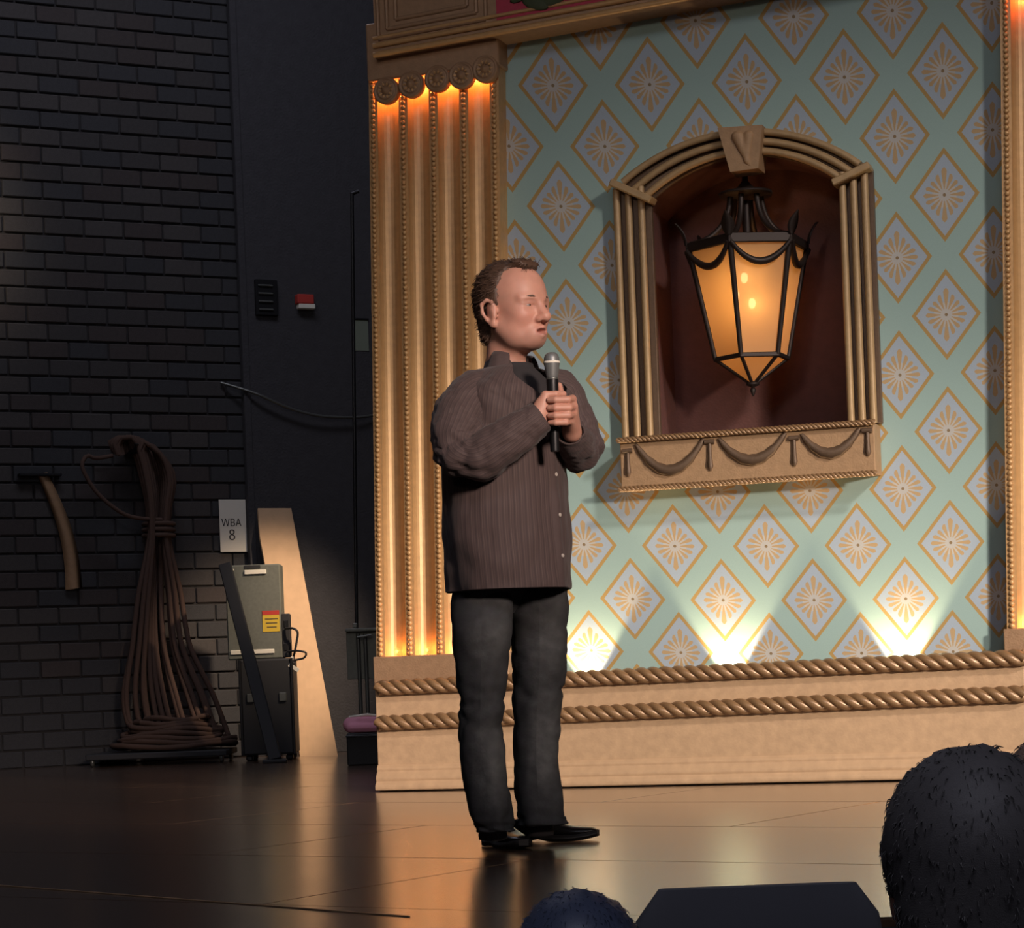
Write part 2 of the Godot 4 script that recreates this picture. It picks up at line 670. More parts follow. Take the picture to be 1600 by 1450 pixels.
	mat("button", srgb(190, 180, 170), 0.3)
	mat("mic_black", srgb(20, 20, 21), 0.4)
	var mg := mat("mic_grille", srgb(176, 180, 178), 0.42, 0.45)
	rough_up(mg, noise_tex(0.3, 256, 41, false, srgb(120, 120, 120), srgb(255, 255, 255)), null, 30.0)
	rough_up(mat("hair_dark", srgb(98, 94, 94), 0.6), grain, fine, 12.0, 0.6)
	rough_up(mat("hair_blue_black", srgb(78, 86, 110), 0.4), grain, fine, 12.0, 0.6)
	rough_up(mat("hair_grey", srgb(170, 140, 122), 0.6), grain, fine, 12.0, 0.6)
	mat("jacket_dark", srgb(70, 70, 74), 0.9)
	rough_up(mat("seat_cloth", srgb(100, 100, 106), 0.95), null, fine, 10.0, 0.4)
	M["wallpaper"] = wallpaper()

func wallpaper() -> StandardMaterial3D:
	var w := 448
	var h := 544
	var im := Image.create(w, h, false, Image.FORMAT_RGB8)
	var ground := srgb(160, 186, 180)
	var inside := srgb(170, 183, 196)
	var gold := srgb(180, 146, 88)
	var petal := srgb(190, 160, 118)
	var pale := srgb(194, 190, 184)
	for y in h:
		for x in w:
			var i := float(x) / w
			var j := float(y) / h
			# nearest diamond centre: corners and the middle of the cell
			var di := i - roundf(i)
			var dj := j - roundf(j)
			if absf(di) / 0.36 + absf(dj) / 0.385 > absf(i - 0.5) / 0.36 + absf(j - 0.5) / 0.385:
				di = i - 0.5
				dj = j - 0.5
			var m := absf(di) / 0.362 + absf(dj) / 0.388
			var c := ground
			if m < 1.0:
				c = gold if m > 0.872 else inside
				var ex := di * 148.0
				var ey := dj * 180.0
				var r := sqrt(ex * ex + ey * ey)
				var a := atan2(ex, ey)
				var up := pow(absf(cos(a)), 24.0)
				var reach := 33.0 - 3.5 * pow(absf(sin(2 * a)), 2.0) + 9.0 * up
				var f := cos(16.0 * a)
				if r < reach:
					var edge := clampf((r - 5.0) / 26.0, 0.0, 1.0)
					if f > 0.5 - 0.85 * smoothstep(0.0, 0.7, edge) + 1.6 * smoothstep(0.86, 1.0, r / reach):
						c = petal
					elif r < 19.0:
						c = pale
					if r < 9.0:
						c = pale
					if r < 2.5:
						c = petal.darkened(0.25)
			c = c.darkened(0.05 * rng.randf())
			im.set_pixel(x, y, c)
	var mt := StandardMaterial3D.new()
	mt.resource_name = "wallpaper"
	mt.albedo_texture = ImageTexture.create_from_image(im)
	mt.roughness = 0.75
	return mt

func fill_panels() -> void:  # two unseen panels, added as soft fill to lift the dark areas
	var t := thing("fill_panel", "large pale panel added as unseen fill light on the auditorium ceiling", "fill light", at(Vector3(0, 7.7, 1.0)))
	var b := MB.new()
	b.box(Vector3(0, 0.05, 0), Vector3(5.2, 0.1, 2.2))
	obj("housing", b, M.black_metal, t)
	var g := MB.new()
	g.box(Vector3(0, -0.012, 0), Vector3(5.0, 0.02, 2.0))
	obj("light_diffuser", g, M.fill_panel, t)
	var l := AreaLight3D.new()
	l.name = "house_fill_light"
	l.area_size = Vector2(5.0, 2.0)
	l.light_energy = 24.0
	l.light_color = srgb(232, 234, 255)
	l.area_range = 40.0
	l.shadow_enabled = true
	add_child(l)
	l.look_at_from_position(Vector3(0, 7.64, 1.0), Vector3(0, 0, -6.5))
	t = thing("backstage_fill_panel", "dim pale panel added as unseen fill light over the backstage area", "fill light", at(Vector3(-1.5, 7.7, -13.5)))  # second added fill, brightens the dark backstage
	b = MB.new()
	b.box(Vector3(0, 0.05, 0), Vector3(4.2, 0.1, 2.2))
	obj("housing", b, M.black_metal, t)
	g = MB.new()
	g.box(Vector3(0, -0.012, 0), Vector3(4.0, 0.02, 2.0))
	obj("light_diffuser", g, M.fill_panel, t)
	var l2 := AreaLight3D.new()
	l2.name = "backstage_fill_light"
	l2.area_size = Vector2(4.0, 2.0)
	l2.light_energy = 13.0
	l2.light_color = srgb(236, 236, 255)
	l2.area_range = 40.0
	l2.shadow_enabled = true
	add_child(l2)
	l2.look_at_from_position(Vector3(-1.5, 7.64, -13.5), Vector3(-1.6, 1.0, -15.6))

func stage_floor() -> void:
	var f := Node3D.new()
	f.name = "floor"
	add_child(f)
	structure(f, "glossy brown stage floor laid in large sheets", "stage floor")
	var b := MB.new()
	b.box(Vector3(0, -0.39, -12.5), Vector3(18, 0.74, 15.4), Basis.IDENTITY, 0.0)
	obj("slab", b, M.gap_black, f)
	var turn := Basis(Vector3.UP, -deg_to_rad(33.0))
	var k := 0
	var sheet := MB.new()
	sheet.box(Vector3(0, -0.01, 0), Vector3(2.435, 0.02, 1.215), Basis.IDENTITY, 0.0025)
	var mesh := sheet.mesh()
	var cen := Vector3(-0.35, 0, -10.5)
	for r in range(-9, 10):
		for q in range(-5, 6):
			var p: Vector3 = cen + turn * Vector3(q * 2.44 + (1.22 if r % 2 else 0.0), 0, r * 1.22)
			if p.z > -3.6 or p.z < -18.4 or absf(p.x) > 6.0:
				continue
			if p.z < -6.3:
				again("panel", mesh, M.stage_wood, Transform3D(turn, p), f, k)
				k += 1
				continue
			var quad := PackedVector2Array()
			for e in [[-1, -1], [1, -1], [1, 1], [-1, 1]]:
				var w: Vector3 = p + turn * Vector3(e[0] * 1.2175, 0, e[1] * 0.6075)
				quad.append(Vector2(w.x, w.z))
			for cutq in Geometry2D.intersect_polygons(quad, PackedVector2Array([Vector2(-9, -20), Vector2(9, -20), Vector2(9, -4.803), Vector2(-9, -4.803)])):
				var cm := MB.new()
				cm.prism(cutq, Vector3(0, -0.02, 0), Vector3.RIGHT, Vector3(0, 0, 1), Vector3.UP, 0.02)
				var po := obj("panel" if k == 0 else "panel_%03d" % k, cm, M.stage_wood, f)
				k += 1
	# straight sheets along the lip of the stage fill what the turned ones leave
	var lip := MB.new()
	lip.box(Vector3(0, -0.0135, -12.5), Vector3(18, 0.02, 15.4), Basis.IDENTITY, 0.003)
	obj("underlay", lip, M.stage_wood, f)
	var edge := MB.new()
	var a := on_floor(-60, 1379.5)
	var c := on_floor(640, 1433)
	edge.box((a + c) / 2 + Vector3(0, 0.0015, 0), Vector3(a.distance_to(c), 0.003, 0.006), Basis(Vector3.UP, -atan2(c.z - a.z, c.x - a.x)), 0.001)
	tag(obj("floor_strip", edge, M.stone_tan), "thin pale line running diagonally across the floor at lower left", "floor strip")

func shell() -> void:
	for w in [["wall_back", Vector3(0, 3.6, -20.2), Vector3(19, 8.7, 0.3)], ["wall_west", Vector3(-9.2, 3.6, -8), Vector3(0.3, 8.7, 25)], ["wall_east", Vector3(9.2, 3.6, -8), Vector3(0.3, 8.7, 25)], ["wall_house", Vector3(0, 3.6, 4.4), Vector3(19, 8.7, 0.3)], ["ceiling", Vector3(0, 8.05, -8), Vector3(19, 0.3, 25)], ["floor_house", Vector3(0, PIT - 0.15, -0.4), Vector3(19, 0.3, 10)]]:
		var b := MB.new()
		b.box(w[1], w[2], Basis.IDENTITY, 0.0)
		structure(obj(w[0], b, M.dark_wall))

# wallpaper lattice: which diamond a point of the wall belongs to
func lattice(u: float, v: float) -> Vector2:
	return Vector2(-2.4344 + 2.25818 * u + 0.15246 * v + 0.05161 * u * u - 0.06891 * u * v - 0.00381 * v * v, 6.49093 - 0.19758 * u - 2.12587 * v + 0.03279 * u * u - 0.02371 * u * v + 0.06157 * v * v)

# outlines of the niche, in wall coordinates, w in front of the wallpaper
var NL := 0.0
var NR := 0.0
var NS := 0.0
func arch_circle(a: Vector2, b: Vector2, c: Vector2) -> Array:
	var d := 2.0 * (a.x * (b.y - c.y) + b.x * (c.y - a.y) + c.x * (a.y - b.y))
	var ux := (a.length_squared() * (b.y - c.y) + b.length_squared() * (c.y - a.y) + c.length_squared() * (a.y - b.y)) / d
	var uy := (a.length_squared() * (c.x - b.x) + b.length_squared() * (a.x - c.x) + c.length_squared() * (b.x - a.x)) / d
	return [Vector2(ux, uy), Vector2(ux, uy).distance_to(a)]

func portal_wall() -> void:
	var lo := wp(1010, 400, 0.0)
	var hi := wp(1316, 400, 0.0)
	NL = lo.x - 0.02
	NR = hi.x + 0.03
	NS = wp(1160, 690, 0.0).y
	var q0 := wp(1014, 308, 0.0)
	var q1 := wp(1160, 240, 0.0)
	var q2 := wp(1306, 280, 0.0)
	var cir := arch_circle(Vector2(q0.x, q0.y), Vector2(q1.x, q1.y), Vector2(q2.x, q2.y))
	O = Vector3.ZERO
	var b := mb()
	var top := 4.4
	var st := 0.05
	var u0 := 0.3
	var iu := int((3.6 - u0) / st)
	var iv := int((top - 0.0) / st)
	var first := b.v.size()
	for j in iv + 1:
		for i in iu + 1:
			var u := u0 + i * st
			var v := j * st
			b.put(Vector3(u, v, 0), Vector3(0, 0, 1), lattice(u, v))
	for j in iv:
		for i in iu:
			var u := u0 + (i + 0.5) * st
			var v := (j + 0.5) * st
			if u > NL - 0.05 and u < NR + 0.05 and v > NS - 0.1 and v < cir[0].y + sqrt(maxf(pow(cir[1] + 0.07, 2.0) - pow(u - cir[0].x, 2.0), 0.0)):
				continue
			var a := first + j * (iu + 1) + i
			b.tri_i(a, a + 1, a + iu + 2)
			b.tri_i(a, a + iu + 2, a + iu + 1)
	var w := obj("wall_right", b, M.wallpaper)
	w.transform = WT
	structure(w, "teal wallpaper with gold diamond lattice on the portal wall", "wall")
	var c := mb()      # the body behind the paper
	var zb := -0.62
	c.box(Vector3((u0 + NL) / 2 - 0.1, top / 2, zb / 2 - 0.005), Vector3(NL - u0 + 0.16, top, -zb), Basis.IDENTITY, 0.0)
	c.box(Vector3((4.4 + NR) / 2 - 0.02, top / 2, zb / 2 - 0.005), Vector3(4.4 - NR, top, -zb), Basis.IDENTITY, 0.0)
	c.box(Vector3((NL + NR) / 2, NS / 2 - 0.08, zb / 2 - 0.005), Vector3(NR - NL + 0.1, NS - 0.1, -zb), Basis.IDENTITY, 0.0)
	c.box(Vector3((NL + NR) / 2, (top + NS + 1.36) / 2, zb / 2 - 0.005), Vector3(NR - NL + 0.1, top - NS - 1.36, -zb), Basis.IDENTITY, 0.0)
	obj("core", c, M.dark_wall, w)
	var hd := mb()
	hd.box(Vector3(2.1, 6.15, -0.3), Vector3(4.3, 3.5, 0.5), Basis.IDENTITY, 0.0)
	hd.box(Vector3(5.7, 3.9, -0.3), Vector3(2.7, 7.8, 0.5), Basis.IDENTITY, 0.0)
	obj("header", hd, M.dark_wall, w)

# a two- or three-strand twisted rope along a straight line
func rope(b: MB, a: Vector3, c: Vector3, r: float, pitch: float, strands := 3, seg := 7, per := 14) -> void:
	var t := (c - a).normalized()
	var s := t.cross(Vector3(0, 0, 1)).normalized()
	var q := t.cross(s)
	var turns := a.distance_to(c) / pitch
	var cnt := int(turns * per)
	for k in strands:
		var pts := []
		for i in cnt + 1:
			var an := TAU * turns * i / cnt + TAU * k / strands
			pts.append(a.lerp(c, float(i) / cnt) + (s * cos(an) + q * sin(an)) * r * 0.5)
		b.tube(pts, [r * 0.56], seg)

func portal_base() -> void:
	O = Vector3.ZERO
	var root := Node3D.new()
	root.name = "baseboard_right"
	root.transform = WT
	add_child(root)
	structure(root, "deep tan plinth with two gilded rope mouldings under the wallpaper", "plinth")
	var F := 0.14
	var u1 := wp(1602, 1100, F).x
	var b := mb()
	b.box(Vector3(u1 / 2, 0.257, F - 0.015), Vector3(u1, 0.485, 0.03), Basis.IDENTITY, 0.003)
	b.box(Vector3(0.02, 0.25, -0.25), Vector3(0.04, 0.5, 0.76), Basis.IDENTITY, 0.003)
	b.box(Vector3(0.36, 0.25, 0.03), Vector3(0.66, 0.49, 0.16), Basis.IDENTITY, 0.003)
	b.box(Vector3(u1 - 0.02, 0.25, -0.2), Vector3(0.04, 0.5, 0.6), Basis.IDENTITY, 0.003)
	b.box(Vector3(u1 / 2, 0.36, 0.02), Vector3(u1, 0.01, 0.2), Basis.IDENTITY, 0.0)
	obj("front_board", b, M.tan_paint, root)
	var pd := mb()
	pd.box(Vector3(u1 + 0.37, 0.25, 0.03), Vector3(0.72, 0.5, 0.1), Basis.IDENTITY, 0.003)
	obj("pedestal", pd, M.swag_bronze, root)
	# low moulding: three steps with a rounded toe
	var m := mb()
	var prof := [Vector2(0.125, 0.0), Vector2(0.118, 0.006), Vector2(0.108, 0.014), Vector2(0.10, 0.012), Vector2(0.094, 0.010), Vector2(0.085, 0.016), Vector2(0.072, 0.026), Vector2(0.06, 0.03), Vector2(0.052, 0.026), Vector2(0.046, 0.024), Vector2(0.04, 0.032), Vector2(0.028, 0.04), Vector2(0.012, 0.04), Vector2(0.006, 0.034), Vector2(0.004, 0.0)]
	var rows := []
	for p in prof:
		rows.append(PackedVector3Array([Vector3(0.0, p.x, F + p.y), Vector3(u1, p.x, F + p.y)]))
	m.grid(rows, false, Vector3(0, 0, 1))
	obj("low_moulding", m, M.tan_paint, root)
	for e in [[1075, 590, 1027, 1602], [1130, 590, 1083.5, 1602]]:
		var r := mb()
		var a := wp(e[1], e[0], F + 0.02)
		var c := wp(e[3], e[2], F + 0.02)
		rope(r, a, c, 0.036, 0.172, 3)
		obj("rope_moulding", r, M.rope_gold, root)
	# uplights stand in the trough behind the plinth
	var spots := [918.0, 1142.0, 1412.0, 680.0]
	for k in 3:
		var p := wp(spots[k], 1040, 0.0)
		var base := Vector3(p.x, 0.365, 0.066)
		var t := wthing("uplight", ["small uplight in the plinth trough just right of the speaker's legs", "small uplight in the plinth trough under the sill of the niche", "small uplight in the plinth trough nearest the right pilaster"][k], "uplight", base, "uplights behind the plinth")
		var c := mb()
		c.lathe([Vector2(0.03, 0.0), Vector2(0.03, 0.012), Vector2(0.024, 0.016), Vector2(0.024, 0.03), Vector2(0.02, 0.032)], at(base), 14)
		obj("can", c, M.black_metal, t)
		var g := mb()
		g.lathe([Vector2(0.018, 0.032), Vector2(0.018, 0.034)], at(base), 14)
		obj("lamp_lens", g, M.uplight_lens, t)
		var from := WT * (base + Vector3(0, 0.045, 0))
		spot("uplight_beam", from, WT * (base + Vector3(0.0, 1.0, -0.12)), 0.85, 33.0, srgb(255, 230, 186), 0.01, 0.4)

func pilaster(which: int) -> void:
	# where the foot and the head of the first bead string stand, measured on the wall
	var W := 0.10
	var foot: Vector3
	var head: Vector3
	if which == 0:
		foot = wp(594, 1030, W)
		head = wp(582, 165, W)
	else:
		foot = wp(1580, 980, W)
		head = wp(1569, 0, W)
	var v0 := 0.50
	var v1 := 3.62
	var lean := (head.x - foot.x) / (head.y - foot.y)
	var base := Vector3(foot.x, v0, 0)
	var lab: String = ["tall gilded fluted pilaster behind the speaker, lit orange in its flutes", "gilded fluted pilaster cut by the right edge of the frame"][which]
	var t := wthing("pilaster", lab, "pilaster", base, "fluted pilasters of the portal")
	var pitch := 0.152
	var ex := Vector3(lean, 1, 0)
	var vb: float = wp(600, 1026, W).y if which == 0 else wp(1590, 982, W).y
	var vt: float = 3.46 if which == 0 else 4.1
	# fluted shaft: cross-section along x with round hollows between narrow fillets
	var sec := PackedVector2Array()
	sec.append(Vector2(-0.022, -0.0))
	for k in 4:
		var x0 := k * pitch
		sec.append(Vector2(x0 - 0.022, W))
		sec.append(Vector2(x0 + 0.022, W))
		for q in 13:
			var a := PI * q / 12.0
			sec.append(Vector2(x0 + pitch / 2 - cos(a) * 0.054, W - 0.004 - sin(a) * 0.05))
	sec.append(Vector2(4 * pitch - 0.022, W))
	sec.append(Vector2(4 * pitch + 0.022, W))
	sec.append(Vector2(4 * pitch + 0.022, -0.0))
	var b := mb()
	for k in sec.size() - 1:
		var p := sec[k]
		var q := sec[k + 1]
		var nn := Vector3(-(q.y - p.y), 0, q.x - p.x).normalized()
		var y0 := vb - v0
		var y1 := vt - v0
		var i0 := b.put(base + ex * y0 + Vector3(p.x, 0, p.y), nn)
		var i1 := b.put(base + ex * y0 + Vector3(q.x, 0, q.y), nn)
		var i2 := b.put(base + ex * y1 + Vector3(q.x, 0, q.y), nn)
		var i3 := b.put(base + ex * y1 + Vector3(p.x, 0, p.y), nn)
		b.tri_i(i0, i1, i2)
		b.tri_i(i0, i2, i3)
	obj("shaft", b, M.gold_paint, t)
	var pl := mb()
	pl.box(base + ex * ((vb - v0) / 2) + Vector3(2 * pitch, -0.0, 0.055), Vector3(4 * pitch + 0.07, vb - v0, 0.11), Basis.IDENTITY, 0.004)
	obj("foot_block", pl, M.brown_gold, t)
	for k in 5:
		var s := mb()
		var y := vb - v0 + 0.012
		while y < vt - v0 - 0.05:
			s.ball(base + ex * y + Vector3(k * pitch, 0, W + 0.004), Vector3(0.0125, 0.0115, 0.0115), Basis.IDENTITY, 7, 4)
			y += 0.0235
		obj("bead_string", s, M.gold_paint, t).set_meta("kind", "stuff")
	# hidden lamps at both ends of each flute
	for k in 4:
		if which == 1 and k > 0:
			break
		var x := (k + 0.5) * pitch
		var lb := mb()
		lb.ball(base + ex * (vb - v0 + 0.022) + Vector3(x, 0, W - 0.012), Vector3.ONE * 0.009)
		obj("flute_lamp", lb, M.flute_bulb, t)
		omni("flute_light", WT * (base + ex * (vb - v0 + 0.022) + Vector3(x, 0, W - 0.012)), 0.012, srgb(255, 165, 90), 0.008)
	if which == 1:
		omni("flute_light", WT * (wp(1600, -8, W)), 0.015, srgb(255, 120, 60), 0.008)
		return
	var ros := [Vector2(602, 141), Vector2(641, 131), Vector2(682, 122), Vector2(720, 117), Vector2(757, 107)]
	for k in 4:
		var x := (k + 0.5) * pitch
		var ry: float = (wp(ros[k].x, ros[k].y, W).y + wp(ros[k + 1].x, ros[k + 1].y, W).y) / 2 - v0
		var lb := mb()
		lb.ball(base + ex * (ry - 0.008) + Vector3(x, 0, W - 0.018), Vector3.ONE * 0.009)
		obj("flute_lamp", lb, M.flute_bulb, t)
		omni("flute_light", WT * (base + ex * (ry - 0.008) + Vector3(x, 0, W - 0.018)), 0.026, srgb(255, 165, 90), 0.008)
	# capital: a plain block with five overlapping rosettes below it
	var cb := mb()
	var c0 := wp(680, 118, W + 0.02)
	var ctop := wp(680, 60, W + 0.02)
	cb.box(Vector3(base.x + lean * 2.75 + 2 * pitch + 0.012, (c0.y + ctop.y) / 2 + 0.06, W / 2 + 0.012), Vector3(4 * pitch + 0.05, ctop.y - c0.y + 0.1, W + 0.035), Basis.IDENTITY, 0.006)
	obj("capital_block", cb, M.brown_gold, t)
	for k in 5:
		var q := wp(ros[k].x, ros[k].y, W + 0.05)
		var r := mb()
		var xf := Transform3D(Basis(Vector3.RIGHT, Vector3(0, 0, 1), Vector3.DOWN), Vector3(q.x, q.y, W + 0.03))
		r.lathe([Vector2(0.062, -0.02), Vector2(0.064, 0.012), Vector2(0.058, 0.022), Vector2(0.051, 0.018), Vector2(0.047, 0.012), Vector2(0.041, 0.02), Vector2(0.035, 0.025), Vector2(0.028, 0.016), Vector2(0.02, 0.016), Vector2(0.014, 0.028), Vector2(0.006, 0.033), Vector2(0.0005, 0.034)], xf, 24)
		var ro := obj("rosette", r, M.brown_gold, t)
		var pe := mb()
		for j in 10:
			var an := TAU * j / 10
			pe.ball(Vector3(q.x + cos(an) * 0.031, q.y + sin(an) * 0.031, W + 0.05), Vector3(0.011, 0.006, 0.006), Basis(Vector3(0, 0, 1), an), 6, 4)
		obj("petal_ring", pe, M.gold_paint, ro)

func cornice() -> void:
	O = Vector3.ZERO
	var root := Node3D.new()
	root.name = "trim_1"
	root.transform = WT
	add_child(root)
	structure(root, "gilded cornice with panelled frieze above the pilaster", "cornice")
	var w := 0.2
	var a := wp(580, 88, w)
	var c := wp(1040, 4, w)
	var slope := (c.y - a.y) / (c.x - a.x)
	var u0 := a.x + 0.012
	var u1 := 3.7
	# frieze board
	var b := mb()
	b.prism(PackedVector2Array([Vector2(u0, a.y), Vector2(u1, a.y + slope * (u1 - u0)), Vector2(u1, 4.6), Vector2(u0, 4.6)]), Vector3(0, 0, -0.02), Vector3.RIGHT, Vector3.UP, Vector3(0, 0, 1), w)
	obj("frieze_board", b, M.brown_gold, root)
	# rails: two half-round gilded bars and a hollow between them
	for k in 3:
		var r := mb()
		var off: float = [0.008, 0.05, 0.085][k]
		var rad: float = [0.014, 0.013, 0.009][k]
		r.tube([Vector3(u0 - 0.005, a.y + off, w - 0.015), Vector3(u1, a.y + off + slope * (u1 - u0), w - 0.015)], [rad], 10)
		obj("rail", r, M.gold_paint, root)
	# nested frames of the panel over the pilaster
	var pu0 := wp(588, 30, w).x
	var pu1 := wp(757, 30, w).x
	var pb := wp(600, 58, w).y
	for k in 3:
		var f := mb()
		var g := k * 0.045
		var x0 := pu0 + g
		var x1 := pu1 - g
		var y0 := pb + g * 0.9
		f.tube([Vector3(x0, 4.5, w - 0.02), Vector3(x0, y0, w - 0.02)], [0.011], 8)
		f.tube([Vector3(x1, 4.5, w - 0.02), Vector3(x1, y0 + slope * (x1 - x0), w - 0.02)], [0.011], 8)
		f.tube([Vector3(x0, y0, w - 0.02), Vector3(x1, y0 + slope * (x1 - x0), w - 0.02)], [0.011], 8)
		obj("panel_frame", f, M.brown_gold, root)
	# painted red panel to the right, with a raised leaf spray
	var q0 := wp(774, 24, w)
	var p := mb()
	p.prism(PackedVector2Array([Vector2(q0.x, q0.y - 0.02), Vector2(u1, q0.y + slope * (u1 - q0.x) - 0.02), Vector2(u1, 4.5), Vector2(q0.x, 4.5)]), Vector3(0, 0, w - 0.025), Vector3.RIGHT, Vector3.UP, Vector3(0, 0, 1), 0.01)
	obj("red_panel", p, M.panel_red, root)
	for e in [Vector3(836, 4, -0.35), Vector3(866, -4, 0.3), Vector3(815, -12, 0.5)]:
		var l := mb()
		var cc := wp(e.x, e.y, w)
		l.ball(Vector3(cc.x, cc.y, w - 0.01), Vector3(0.07, 0.03, 0.012), Basis(Vector3(0, 0, 1), e.z), 12, 6)
		obj("leaf", l, M.leaf_green, root)

func niche() -> void:
	var w := 0.07
	var base := Vector3((NL + NR) / 2, wp(1160, 765, 0.1).y, 0.0)
	var t := wthing("niche_frame", "arched gilded niche frame with keystone and garlanded sill on the wallpaper", "niche", base)
	var zb := -0.42
	# arch circles: inner and outer edge
	var pin := [wp(1014, 308, w), wp(1160, 240, w), wp(1306, 280, w)]
	var pou := [wp(960, 285, w), wp(1158, 200, w), wp(1352, 256, w)]
	var ci := arch_circle(Vector2(pin[0].x, pin[0].y), Vector2(pin[1].x, pin[1].y), Vector2(pin[2].x, pin[2].y))
	var cu := arch_circle(Vector2(pou[0].x, pou[0].y), Vector2(pou[1].x, pou[1].y), Vector2(pou[2].x, pou[2].y))
	var sill_top := wp(1160, 674, 0.14).y
	var il: float = wp(1012, 480, w).x
	var ir: float = wp(1313, 460, w).x
	# recess: back, sides and head
	var rec := mb()
	var outl := [Vector2(il - 0.02, sill_top - 0.05)]
	for k in 17:
		var x := lerpf(il - 0.02, ir + 0.02, k / 16.0)
		outl.append(Vector2(x, ci[0].y + sqrt(maxf(ci[1] * ci[1] - pow(x - ci[0].x, 2.0), 0.0)) + 0.02))
	outl.append(Vector2(ir + 0.02, sill_top - 0.05))
	var pol := PackedVector2Array(outl)
	var tri := Geometry2D.triangulate_polygon(pol)
	var bk := PackedVector3Array()
	for p in pol:
		bk.append(Vector3(p.x, p.y, zb))
	rec.tris(bk, tri, Vector3(0, 0, 1))
	for k in pol.size():
		var p := pol[k]
		var q := pol[(k + 1) % pol.size()]
		var inw := Vector2((NL + NR) / 2, 2.2) - (p + q) / 2
		var e := q - p
		var nn := Vector2(e.y, -e.x)
		nn = nn if nn.dot(inw) > 0 else -nn
		rec.poly([Vector3(p.x, p.y, zb), Vector3(q.x, q.y, zb), Vector3(q.x, q.y, 0.02), Vector3(p.x, p.y, 0.02)], Vector3(nn.x, nn.y, 0).normalized())
	obj("recess_lining", rec, M.niche_red, t)
	# jambs: a backing board with three reeds each
	for side in 2:
		var xs: Array = [[965.5, 984.0, 1004.0], [1317.0, 1334.0, 1352.0]][side]
		var xb: Array = [[971.5, 990.0, 1010.0], [1326.0, 1344.0, 1361.0]][side]
		var ytop: float = [292.0, 266.0][side]
		var ybot: float = [690.0, 662.0][side]
		var jm := mb()
		var e0 := wp(xs[0] - 7, ytop, w)
		var e1 := wp(xs[2] + 9, ytop, w)
		var yb := wp(xb[1], ybot, w).y
		var yt := wp(xs[1], ytop, w).y
		jm.box(Vector3((e0.x + e1.x) / 2, (yt + yb) / 2, w / 2 - 0.02), Vector3(e1.x - e0.x, yt - yb, w - 0.04), Basis.IDENTITY, 0.003)
		var jo := obj("jamb", jm, M.swag_bronze, t)
		for k in 3:
			var r := mb()
			var a := wp(xs[k], ytop, w)
			var c := wp(xb[k], ybot, w)
			var mx := (a.x + c.x) / 2
			r.tube([Vector3(mx, yb, w - 0.018), Vector3(mx, yt, w - 0.018)], [0.0165], 12)
			obj("reed", r, M.niche_gold, jo)
	# arch: backing and three reeds, following the circle
	var a0 := atan2(pin[0].y - ci[0].y, pin[0].x - ci[0].x)
	var a1 := atan2(pin[2].y - ci[0].y, pin[2].x - ci[0].x)
	a0 += 0.055
	a1 -= 0.055
	var ab := mb()
	var rows := []
	for k in 33:
		var an := lerpf(a0, a1, k / 32.0)
		var dirv := Vector2(cos(an), sin(an))
		var pi_: Vector2 = ci[0] + dirv * ci[1]
		# meet the outer circle along the same ray
		var oc: Vector2 = cu[0] - pi_
		var bq := oc.dot(dirv)
		var po: Vector2 = pi_ + dirv * (bq + sqrt(maxf(bq * bq - oc.length_squared() + cu[1] * cu[1], 0.0)))
		rows.append([pi_, po])
	var band := []
	for q in rows:
		band.append(PackedVector3Array([Vector3(q[0].x, q[0].y, -0.02), Vector3(q[0].x, q[0].y, w - 0.042), Vector3(q[1].x, q[1].y, w - 0.042), Vector3(q[1].x, q[1].y, -0.02)]))
	ab.grid(band, false, Vector3(0, 0.2, 1))
	var ao := obj("arch", ab, M.swag_bronze, t)
	for k in 3:
		var r := mb()
		var pts := []
		for q in rows:
			var m: Vector2 = q[0].lerp(q[1], [0.12, 0.5, 0.88][k])
			pts.append(Vector3(m.x, m.y, w - 0.018))
		r.tube(pts, [0.0165], 12)
		obj("reed", r, M.niche_gold, ao)
	# imposts: short tilted bars where arch and jambs meet
	for e in [[Vector2(953, 284), Vector2(1017, 312)], [Vector2(1300, 286), Vector2(1358, 257)]]:
		var im := mb()
		var a := wp(e[0].x, e[0].y, w + 0.03)
		var c := wp(e[1].x, e[1].y, w + 0.03)
		var dd := (c - a).normalized()
		im.box((a + c) / 2 - Vector3(0, 0, 0.04), Vector3(a.distance_to(c), 0.032, 0.1), Basis(dd, Vector3(0, 0, 1).cross(dd), Vector3(0, 0, 1)), 0.005)
		obj("impost", im, M.niche_gold, t)
	# keystone with a carved drop
	var ks := mb()
	var kp := PackedVector2Array()
	for q in [Vector2(1120, 199), Vector2(1190, 194), Vector2(1184, 262), Vector2(1140, 268)]:
		var p := wp(q.x, q.y, w + 0.05)
		kp.append(Vector2(p.x, p.y))
	ks.prism(kp, Vector3(0, 0, -0.02), Vector3.RIGHT, Vector3.UP, Vector3(0, 0, 1), w + 0.06)
	var ko := obj("keystone", ks, M.stone_tan, t)
	var kd := mb()
	var f := Field.new()
	var k0 := wp(1158, 212, w + 0.05)
	var k1 := wp(1166, 250, w + 0.05)
	f.bone(Vector3(k0.x - 0.02, k0.y, w + 0.03), Vector3(k1.x, k1.y, w + 0.035), 0.03, 0.012, 0.02)
	f.bone(Vector3(k0.x + 0.03, k0.y - 0.0, w + 0.03), Vector3(k1.x, k1.y, w + 0.035), 0.026, 0.012, 0.01)
	f.bone(Vector3(k1.x, k1.y, w + 0.035), Vector3(k1.x + 0.02, k1.y - 0.035, w + 0.03), 0.014, 0.008, 0.01)
	f.build(kd, k1 + Vector3(-0.15, -0.1, -0.15), k0 + Vector3(0.15, 0.1, 0.15), 0.007)
	obj("carved_drop", kd, M.stone_tan, ko)
	# sill: a box front with two small ropes, three garlands and four drops
	var sw := 0.17
